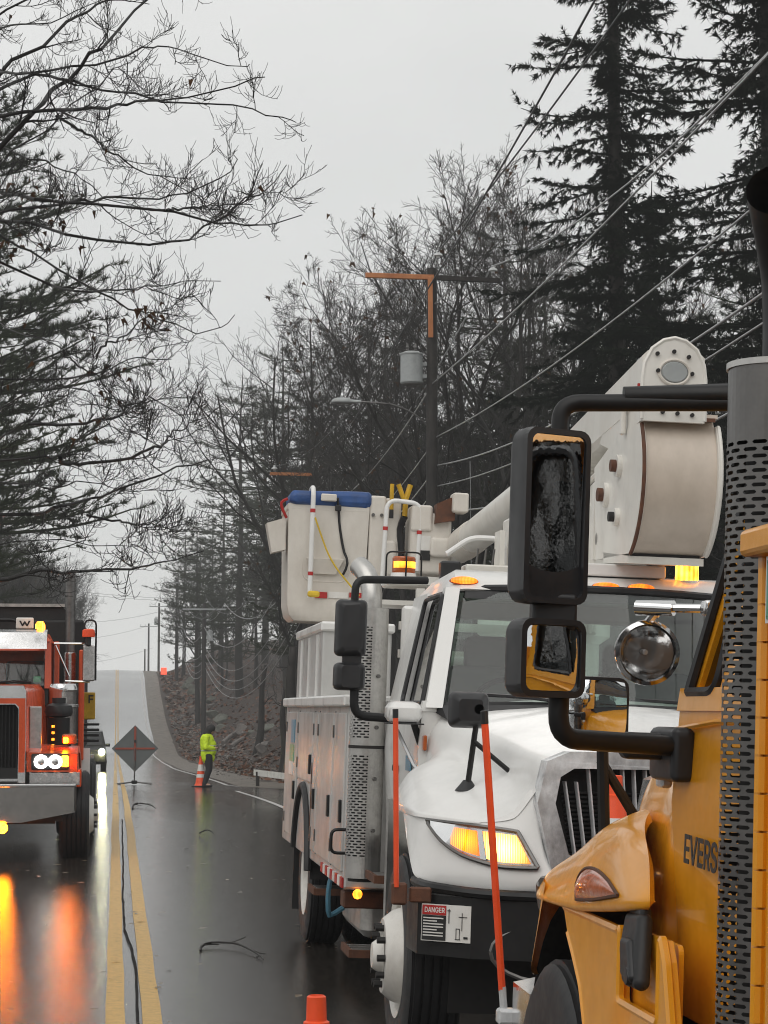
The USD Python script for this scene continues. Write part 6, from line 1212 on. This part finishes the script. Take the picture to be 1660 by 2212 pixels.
for s in (-1, 1):
    Ox('fender', [hull([(s * x, y, z) for x, y, z in ((.54, .42, 1.0), (1.1, .42, 1.0), (1.1, .42, 1.2), (.54, .42, 1.22), (.54, 1.0, 1.30), (1.1, 1.0, 1.28), (1.12, .9, .95), (.54, .9, 1.0))]), hull([(s * x, y, z) for x, y, z in ((.60, 1.0, 1.3), (1.12, 1.0, 1.28), (1.13, 1.5, 1.12), (.6, 1.6, 1.2), (1.13, 1.6, .9), (1.12, .98, 1.2))])], 'orange_paint')
    Ox('lower_panel', box((s * .85, .43, .925), (.56, .03, .14), None, .006), 'worn_chrome'); Ox('fender_edge', box((s * 1.12, .62, .93), (.05, .4, .2), None, .012), 'orange_paint')
    hb = Ox('headlight', rbox((s * .80, .415, 1.115), (.42, .05, .18), .02), 'black_plastic')
    for x in (.70, .855):
        obj('ring_lamp', tube(np.array([(s * x + .068 * math.cos(a), .382, 1.115 + .068 * math.sin(a)) for a in np.linspace(0, 2 * math.pi, 25)]), .012, 6), M['white_lamp'], hb, 40); obj('projector', lathe([(0, .02), (.035, .015), (.05, 0), (0, 0)], (0, 0, 0), 'z', 18).apply_transform(frame((s * x, .389, 1.115), (1, 0, 0), (0, 0, 1))), M['worn_chrome'], hb, 40)
    obj('turn_signal', rbox((s * .965, .40, 1.12), (.08, .05, .125), .02), M['strong_turn_lamp' if s > 0 else 'amber_lens'], hb, 40)
    sg = Ox('fender_signal', rbox((s * 1.0, .85, 1.36), (.17, .1, .12), .03), 'amber_lens'); obj('signal_bulb', rbox((s * .96, .795, 1.345), (.055, .02, .06), .008), M['strong_turn_lamp' if s > 0 else 'amber_lens'], sg, 40); obj('signal_stalk', cyl((s * 1.0, .86, 1.28), (s * 1.0, .86, 1.32), .02, 8), M['black_metal'], sg)
    ac = Ox('air_cleaner', lathe([(0, 0), (.16, 0), (.17, .02), (.17, .78), (.175, .79), (.175, .84), (.16, .88), (0, .9)], (s * .90, 2.25, 1.12), 'z', 28), 'chrome'); obj('cleaner_band', [lathe([(.171, 0), (.178, .005), (.178, .03), (.171, .035)], (s * .9, 2.25, z), 'z', 28) for z in (1.3, 1.72)], M['worn_chrome'], ac, 40)
    pcn = Ox('pre_cleaner', lathe([(0, 0), (.05, 0), (.05, .1), (.15, .12), (.165, .17), (.15, .24), (.08, .27), (.08, .33), (0, .33)], (s * .86, 1.55, 1.50), 'z', 24), 'black_plastic'); obj('pre_cleaner_body', cyl((s * .86, 1.55, 1.1), (s * .86, 1.55, 1.6), .13, 20), M['black_metal'], pcn, 40)
    for k in range(5): obj('lamp_chip', rbox((s * .80, 1.41, 1.2 + .075 * k), (.035, .02, .03), .008), M['amber_lamp'], pcn, 40)
    Ox('side_shield', box((s * .62, .75, 1.48), (.14, .03, .5), None, .01), 'aluminium')
    st = Ox('exhaust_stack', tube([(s * .93, 4.0, 1.2), (s * .93, 4.0, 3.47)], .062, 20), 'dark_steel', smooth=40); obj('stack_shield', lathe([(.075, 0), (.08, .02), (.08, .9), (.075, .92)], (s * .93, 4.0, 1.5), 'z', 20), M['worn_chrome'], st, 40)
    Ox('corner_post', box((s * 1.085, 3.9, 1.75), (.07, .3, 1.4), None, .015), 'orange_paint')
    Ox('windscreen_pillar', hull([(s * x, y, z) for x, y, z in ((.66, 2.5, 1.95), (.74, 2.55, 1.95), (.74, 2.65, 1.95), (.66, 2.62, 2.55), (.73, 2.66, 2.55), (.73, 2.75, 2.55))]), 'orange_paint'); Ox('door', hull([(s * .80, 2.7, 1.1), (s * .80, 3.8, 1.1), (s * .80, 2.7, 1.98), (s * .80, 3.8, 1.98), (s * .76, 2.7, 1.1), (s * .76, 3.8, 1.1), (s * .76, 2.7, 1.98), (s * .76, 3.8, 1.98)]), 'orange_paint'); Ox('door_post', box((s * .78, 3.72, 2.25), (.05, .16, .6), None, .012), 'orange_paint'); Ox('door_window', box((s * .765, 3.2, 2.25), (.008, .9, .56)), 'side_glass')
    mr = Ox('door_mirror', rbox((s * 1.185, 2.8, 2.26), (.15, .07, .44), .02), 'worn_chrome'); obj('mirror_arm', [tube([(s * .76, 2.75, 2.5), (s * 1.13, 2.8, 2.5)], .013, 6), tube([(s * .78, 2.72, 2.48), (s * .95, 2.78, 2.1)], .012, 6), tube([(s * .9, 2.75, 2.04), (s * 1.2, 2.8, 2.03)], .013, 6)], M['chrome'], mr, 40); obj('mirror_loop', tube(bend([(s * 1.13, 2.85, 2.5), (s * 1.13, 2.85, 2.79), (s * 1.27, 2.85, 2.79), (s * 1.27, 2.85, 2.05)], .06), .013, 6), M['black_metal'], mr, 40)
    bc = Ox('side_beacon', lathe([(0, 0), (.075, 0), (.08, .02), (.075, .085), (.05, .1), (0, .1)], (s * 1.18, 2.78, 2.58), 'z', 20), 'orange_plastic'); obj('beacon_stem', cyl((s * 1.18, 2.78, 2.48), (s * 1.18, 2.78, 2.59), .03, 8), M['black_plastic'], bc)
    lug_wheel(OT, (s * 1.07, 1.05, .5), s, dish=-.06, r=.5, w=.33)
    for q in (0, 1): lug_wheel(OT, (s * 1.0, 5.6 + 1.35 * q, .5), s, dish=.1, r=.5, w=.5)
    stp = Ox('side_step', [box((s * 1.2, 4.5, 1.29 + .07 * k), (.22, .5, .03), None, .006) for k in range(4)], 'black_metal'); Ox('mud_guard', hull([(s * x, y, z) for x in (1.05, 1.2) for y, z in ((3.9, .68), (3.95, 1.2), (4.1, 1.2), (4.1, .68))]), 'white_paint')
Ox('warning_panel', rbox((1.17, 5.0, 1.74), (.16, .05, .36), .02), 'yellow_tool', label='yellow panel with black marks'); Ox('panel_lettering', letters('F', .1, frame((1.15, 4.972, 1.78), (1, 0, 0), (0, 0, 1)), .002, True), 'black_print', smooth=False)
cbo = Ox('cab', [box((0, 3.78, 1.8), (1.56, .06, 1.5), None, .02), hull([(s * x, y, z) for s in (-1, 1) for x, y, z in ((.72, 2.6, 2.52), (.74, 3.8, 2.52), (.66, 2.7, 2.62), (.68, 3.75, 2.64))]), box((0, 3.2, 1.15), (1.5, 1.2, .1))], 'orange_paint')
Ox('windscreen', grid(np.array([[(-.66, 2.53, 1.98), (0, 2.50, 2.0), (.66, 2.53, 1.98)], [(-.65, 2.66, 2.54), (0, 2.62, 2.54), (.65, 2.66, 2.54)]]), 4, 8), 'windscreen_glass'); Ox('inspection_sticker', box((.57, 2.548, 2.06), (.09, .004, .07)), 'green_print'); Ox('wiper', tube([(-.1, 2.47, 2.0), (.3, 2.47, 2.04), (.5, 2.49, 2.02)], .01, 5), 'black_plastic')
Ox('seat', [rbox((x, 3.4, 1.9), (.5, .16, .8), .06) for x in (-.4,)], 'seat_grey'); Ox('seat', rbox((.4, 3.4, 1.9), (.5, .16, .8), .06), 'seat_grey'); Ox('dashboard', box((0, 2.75, 1.85), (1.4, .35, .25), None, .05), 'interior_dark')
Ox('sun_visor', hull([(s * .69, y, z) for s in (-1, 1) for y, z in ((2.25, 2.42), (2.26, 2.40), (2.55, 2.64), (2.53, 2.66), (2.3, 2.62))]), 'chrome'); Ox('cab_mount', box((0, 2.9, 2.66), (1.2, .3, .04)), 'black_metal')
for x in (.59, -.1): bcn = Ox('roof_beacon', lathe([(0, 0), (.06, 0), (.06, .07), (.04, .11), (0, .115)], (x, 2.8, 2.66), 'z', 18), 'beacon_lamp')
lb_ = Ox('roof_sign', rbox((.395, 3.0, 2.755), (.22, .06, .14), .02), 'white_print'); obj('emblem', prism(Polygon([(-.07, .03), (-.045, .03), (-.03, -.01), (0, .03), (.03, -.01), (.045, .03), (.07, .03), (.035, -.035), (.02, -.035), (0, -.005), (-.02, -.035), (-.035, -.035)]), .002, frame((.395, 2.968, 2.755), (1, 0, 0), (0, 0, 1))), M['undercarriage'], lb_)
db = Ox('dump_body', [box((0, 6.6, 2.0), (2.2, 4.6, 1.7), None, .03), hull([(s * x, y, z) for s in (-1, 1) for x, y, z in ((1.0, 4.4, 2.2), (1.05, 4.4, 2.75), (.8, 4.4, 3.05), (1.0, 4.7, 2.2), (1.05, 4.7, 2.75), (.8, 4.7, 3.05))])], 'undercarriage'); obj('top_edge', box((0, 4.38, 3.04), (1.7, .05, .04)), M['aluminium'], db); obj('tarp_bar', tube(bend([(-.7, 4.3, 2.85), (.25, 4.3, 2.85), (.36, 4.3, 2.6)], .1), .02, 6), M['black_metal'], db)
Ox('chassis', [box((0, 4.2, .75), (.9, 8.2, .3)), box((0, 1.2, .75), (1.0, 1.8, .6)), box((0, .35, .62), (1.9, .5, .3)), box((0, 1.05, .5), (1.7, .2, .2))], 'undercarriage')
# ---------------------------------------------------------------- car waiting behind the dump truck
cz = float(road_z(-1.27, 90)); CR = thing('waiting_car', 'dark car with a bright headlight on, half hidden behind the orange dump truck', 'car', (-1.27, 89.6, cz))
pr = [(0, .42), (.02, .72), (.12, .88), (1.15, 1.02), (1.75, 1.58), (3.3, 1.62), (4.2, 1.1), (4.6, 1.0), (4.65, .45), (4.3, .3), (.3, .3)]
def Cx(n_, m_, ma, p=CR, sm=30): return obj(n_, m_, M[ma], p, sm)
body = prism_x(pr, -.88, .88).subdivide(); v = body.vertices; v[:, 0] *= 1 - .16 * np.clip((v[:, 2] - .95) / .65, 0, 1); v[:, 1] += .10 * (np.abs(v[:, 0]) / .88) ** 3 * (v[:, 1] < .5); Cx('body', body, 'black_metal')
Cx('windscreen', hull([(s * x, y, z) for s in (-1, 1) for x, y, z in ((.76, 1.19, 1.07), (.68, 1.68, 1.54), (.76, 1.17, 1.06), (.68, 1.66, 1.55))]), 'side_glass'); Cx('grille', box((0, .0, .62), (.9, .03, .16), None, .01), 'chrome'); Cx('number_plate', box((0, -.02, .45), (.32, .02, .12)), 'white_print')
for s in (-1, 1):
    hl_ = Cx('headlight', rbox((s * .70, .06, .80), (.24, .1, .13), .04), 'worn_chrome'); obj('bulb', lathe([(0, .02), (.10, .018), (.125, 0), (0, 0)], (0, 0, 0), 'z', 16).apply_transform(frame((s * .74, -.03, .81), (1, 0, 0), (0, 0, 1))), M['car_lamp'], hl_, 40); Cx('door_mirror', rbox((s * .97, 1.5, 1.05), (.18, .1, .13), .03), 'black_plastic')
    for y in (.85, 3.6): lug_wheel(CR, (s * .80, y, .33), s, r=.33, w=.22, dish=.02, rim='aluminium', treads=3)
# ---------------------------------------------------------------- traffic cones
def traffic_cone(loc, h, lab, rz=10, roll=0):
    t = thing('traffic_cone', lab, 'traffic cone', loc, rz, roll=roll); k = h / .71
    obj('body', lathe([(.17 * k, .02 * k), (.145 * k, .05 * k), (.125 * k, .09 * k), (.045 * k, .60 * k), (.045 * k, .62 * k), (.036 * k, .625 * k), (.033 * k, .705 * k), (.026 * k, .71 * k), (.022 * k, .69 * k)], (0, 0, 0), 'z', 28), M['orange_plastic'], t, 30)
    rr = lambda z: (.125 - .08 * (z - .09) / .51) * k + .003
    for a, b in ((.37, .52), (.22, .30)): obj('reflective_collar', lathe([(rr(a), a * k), (rr(b), b * k)], (0, 0, 0), 'z', 28), M['white_sleeve'], t, 30)
    obj('base', rbox((0, 0, .018 * k), (.37 * k, .37 * k, .036 * k), .016 * k), M['orange_plastic' if h < .8 else 'rubber'], t, 40); return t
traffic_cone((.69, 7.66, float(road_z(.69, 7.66)) + .004), .705, 'orange cone in the foreground, its top just rising into the picture beside the front wheel')
traffic_cone((2.16, 9.62, .668), .70, 'orange cone standing on the front bumper of the white truck', 25, 2.0)
obj('cone_tray', box((-.38, -1.18, .745), (.42, .3, .02), None, .006), M['black_metal'], W)
traffic_cone((2.34, 61.5, float(road_z(2.34, 61.5)) + .004), .84, 'tall orange and white cone standing left of the person in the yellow jacket')
# ---------------------------------------------------------------- road work sign seen from behind
sz = float(road_z(.53, 62)) + .004
SG = thing('road_sign', 'grey back of a diamond road sign on a folding stand in the lane', 'road sign', (.53, 62, sz))
cx = .99 - .0; R_ = .625
obj('panel', prism(Polygon([(0, R_), (R_, 0), (0, -R_), (-R_, 0)]).buffer(.012), .006, frame((0.012, 0, cx), (1, 0, 0), (0, 0, 1))), plain('sign_back', (.11, .12, .12), .5, vary=.12, scale=3), SG)
obj('brace', hull([(.012 + s * .03, -.02, z) for s in (-1, 1) for z in (cx + .6, cx - .33)] + [(.012 + s * .03, -.008, z) for s in (-1, 1) for z in (cx + .6, cx - .33)]), plain('brace_red', (.28, .055, .03), .5, vary=.15), SG); obj('brace', box((.012, -.02, cx), (1.08, .014, .05)), M['brace_red'], SG)
obj('mast', cyl((0, -.03, .1), (0.012, -.03, cx), .018, 8), M['dark_steel'], SG); obj('clamp', box((.012, -.045, cx + .2), (.05, .03, .08), None, .008), M['black_plastic'], SG)
fb = obj('stand', rbox((0, -.02, .07), (.16, .12, .1), .03), M['black_metal'], SG)
for s in (-1, 1):
    for d in (-1, 1): obj('stand_leg', tube([(s * .06, -.02, .07), (s * .47, d * .25 - .02, .02)], .02, 6), M['dark_steel'], fb)
# ---------------------------------------------------------------- person in the yellow jacket
def skin_chain(bones, edge=.025, it=8):
    sp = trimesh.creation.icosphere(subdivisions=2).vertices; o = None
    for (a, ra), (b, rb) in bones:
        h_ = manifold3d.Manifold.hull_points(np.vstack([sp * ra + a, sp * rb + b])); o = h_ if o is None else o + h_
    o = o.refine_to_length(edge).to_mesh(); tm = trimesh.Trimesh(o.vert_properties[:, :3], o.tri_verts, process=True); trimesh.smoothing.filter_taubin(tm, iterations=it); return tm
A_ = lambda *p: np.array(p, float)
plain('skin', (.42, .25, .18), .5); plain('hi_vis_yellow', (.60, .80, .015), .6, vary=.12, scale=7, bump=.3, bscale=14); plain('dark_trousers', (.015, .016, .019), .8, vary=.2); plain('reflective_band', (.42, .44, .36), .35); plain('dark_hood', (.016, .015, .015), .8)
PR = thing('person', 'person in a bright yellow jacket and dark trousers standing by the cone with bent arms', 'person', (2.46, 61.2, float(road_z(2.46, 61.2)) + .004))
hip, che, nek, hed = A_(.08, 0, .90), A_(.03, 0, 1.28), A_(.05, 0, 1.43), A_(.13, 0, 1.545)
J = {}
for s in (-1, 1):
    J['sh', s], J['el', s], J['wr', s], J['hp', s], J['kn', s], J['an', s], J['to', s] = A_(.0, s * .17, 1.36), A_(-.02, s * .23, 1.09), A_(.20, s * .12, 1.06), A_(.07, s * .085, .90), A_(.09, s * .09, .49), A_(-.03, s * .10, .085), A_(.14, s * .12, .045)
bn = [((hip, .13), (che, .14)), ((che, .13), (nek, .06)), ((nek, .055), (hed, .075)), ((hed, .088), (hed + A_(.01, 0, .05), .092)), ((hed + A_(.03, 0, -.05), .05), (hed, .08)), ((hed + A_(.09, 0, -.01), .016), (hed + A_(.085, 0, .025), .012))]
for s in (-1, 1):
    bn += [((J['sh', s], .062), (J['el', s], .048)), ((J['el', s], .045), (J['wr', s], .032)), ((J['hp', s], .095), (J['kn', s], .062)), ((J['kn', s], .06), (J['an', s], .042)), ((J['an', s], .045), (J['to', s], .038)), ((che + A_(0, 0, .06), .1), (J['sh', s], .065)), ((hed + A_(0, s * .085, 0), .018), (hed + A_(-.005, s * .088, .03), .016))]
    w_ = J['wr', s]; pm = w_ + A_(.06, -s * .015, .01); bn += [((w_, .028), (pm, .034))]
    for k in range(4):
        b0 = pm + A_(.02, s * (.022 - .015 * k), .012); b1 = b0 + A_(.035, 0, .0 - .004 * k); b2 = b1 + A_(.015, 0, -.022); bn += [((b0, .0095), (b1, .009)), ((b1, .009), (b2, .008))]
    bn += [((pm + A_(-.01, -s * .02, .02), .012), (pm + A_(.03, -s * .04, .02), .009))]
obj('body', skin_chain(bn, .02, 4), M['skin'], PR, True)
jk = [((A_(.06, 0, .82), .185), (che, .195)), ((che, .19), (nek + A_(0, 0, -.02), .10)), ((A_(.1, 0, .98), .19), (A_(.1, 0, 1.15), .18))]
for s in (-1, 1): jk += [((che + A_(0, 0, .06), .13), (J['sh', s], .095)), ((J['sh', s], .092), (J['el', s], .082)), ((J['el', s], .08), (J['wr', s], .06))]
jm = skin_chain(jk, .025, 6); vv = jm.vertices; jm.vertices = vv + jm.vertex_normals * (meshkit.fbm(vv * 9, 3, 4)[:, None] - .5) * .035; jk_ = obj('jacket', jm, M['hi_vis_yellow'], PR, True)
for z_, rr_ in ((1.0, .205), (1.13, .2)): obj('reflective_band', tube(np.array([(.075 + rr_ * 1.0 * math.cos(a), rr_ * .98 * math.sin(a), z_) for a in np.linspace(0, 2 * math.pi, 25)]), .016, 5), M['reflective_band'], jk_, 40)
tr = [((A_(.075, 0, .80), .155), (A_(.075, 0, .92), .165))]
for s in (-1, 1): tr += [((J['hp', s] - A_(0, 0, .05), .12), (J['kn', s], .088)), ((J['kn', s], .088), (J['an', s] + A_(0, 0, .02), .062))]
obj('trousers', skin_chain(tr, .025, 6), M['dark_trousers'], PR, True)
for s in (-1, 1): obj('boot', skin_chain([((J['an', s] + A_(0, 0, .04), .055), (J['an', s] - A_(0, 0, .02), .055)), ((J['an', s] - A_(.02, 0, .03), .045), (J['to', s], .042))], .02, 3), M['rubber'], PR, True)
obj('hood', skin_chain([((hed + A_(-.02, 0, .03), .112), (hed + A_(.015, 0, .06), .108)), ((nek + A_(-.03, 0, .03), .095), (hed + A_(-.035, 0, 0), .10))], .02, 4), M['dark_hood'], PR, True)
# ---------------------------------------------------------------- small things at the roadside and on the wet road
p = pix(354, 1450, 238); gz_ = float(ground_z(p[0], 238)); sgn = thing('work_sign', 'small glowing orange-red sign on legs at the crest of the hill', 'road sign', (p[0], 238, gz_)); obj('panel', rbox((0, 0, p[2] - gz_), (.62, .05, .72), .02), M['red_lamp'], sgn); obj('leg', cyl((-.2, .02, 0), (-.2, .02, p[2] - gz_), .025, 6), M['dark_steel'], sgn); obj('leg', cyl((.2, .02, 0), (.2, .02, p[2] - gz_), .025, 6), M['dark_steel'], sgn)
a_, b_ = A_(4.10, 66.5, float(ground_z(4.1, 66.5)) + .42), A_(4.95, 61.5, float(ground_z(4.95, 61.5)) + .34); bmn = thing('white_beam', 'white beam on short posts left of the rear of the white truck', 'barrier', (0, 0, 0)); u_ = (b_ - a_) / np.linalg.norm(b_ - a_)
obj('rail', hull([q + A_(0, dy, dz) for q in (a_, b_) for dy in (-.06, .06) for dz in (-.09, .09)]), M['white_paint'], bmn); [obj('post', box(q - A_(0, 0, .22), (.1, .1, .5)), M['pole_wood'] if 'pole_wood' in M else M['rust'], bmn) for q in (a_ + u_ * .5, b_ - u_ * .4)]
def branch(pts, r, lab, seed):
    q = np.random.default_rng(seed); c = curve(np.array(pts), 14); A2, R2 = sprout(q, c[None], (r * np.linspace(1, .4, 14))[None], 4, .1, .95, .10, (30, 60), 4, up=.05, wig=.15, rfac=.5, flat=.2); A2[..., 2] = np.maximum(A2[..., 2], c[:, 2].min()); tag(obj('fallen_branch', [tube(c, r * np.linspace(1, .4, 14), 6), tubes(A2, np.maximum(R2, .0035), 4)], M['twig_bark'] if 'twig_bark' in M else M['rust'], None, 40), lab, 'branch')
branch([(.60, 15.6, -.01), (.72, 15.95, .01), (.83, 15.9, .01), (.92, 15.65, .0), (1.0, 15.1, -.02)], .010, 'forked twig lying on the wet lane between the cone and the sign', 3)
branch([(.30, 37.8, -.02), (.42, 39, .02), (.55, 38.6, .02), (.68, 37.9, -.02)], .018, 'small branch on the road in front of the diamond sign', 5)
branch([(1.15, 30.5, -.03), (1.25, 30.7, .0), (1.33, 30.4, -.03)], .010, 'curled twig on the lane near the middle of the road', 7)
q = np.random.default_rng(21); n = 420; ly = 7 + 60 * q.random(n) ** 1.3; lx = q.uniform(-2.9, 3.3, n); lz = road_z(lx, ly) + .014; an = q.uniform(0, 6.28, n); sc = .02 + .035 * q.random(n); V, F_ = [], []
for i in range(n):
    c_, s_ = math.cos(an[i]), math.sin(an[i]); k = len(V)
    for u, w_, h_ in ((-1, 0, .0), (0, .45, .15), (1, 0, .1), (0, -.45, .05)): V.append((lx[i] + sc[i] * (u * c_ - w_ * s_), ly[i] + sc[i] * (u * s_ + w_ * c_), lz[i] + h_ * sc[i]))
    F_ += [(k, k + 1, k + 2), (k, k + 2, k + 3)]
plain('wet_leaf', (.13, .095, .055), .3, vary=.5, scale=1.5); tag(obj('leaf_scatter', trimesh.Trimesh(np.array(V), np.array(F_), process=False), M['wet_leaf'], None), 'fallen leaves and bits of bark scattered over the wet road', 'leaves', kind='stuff')
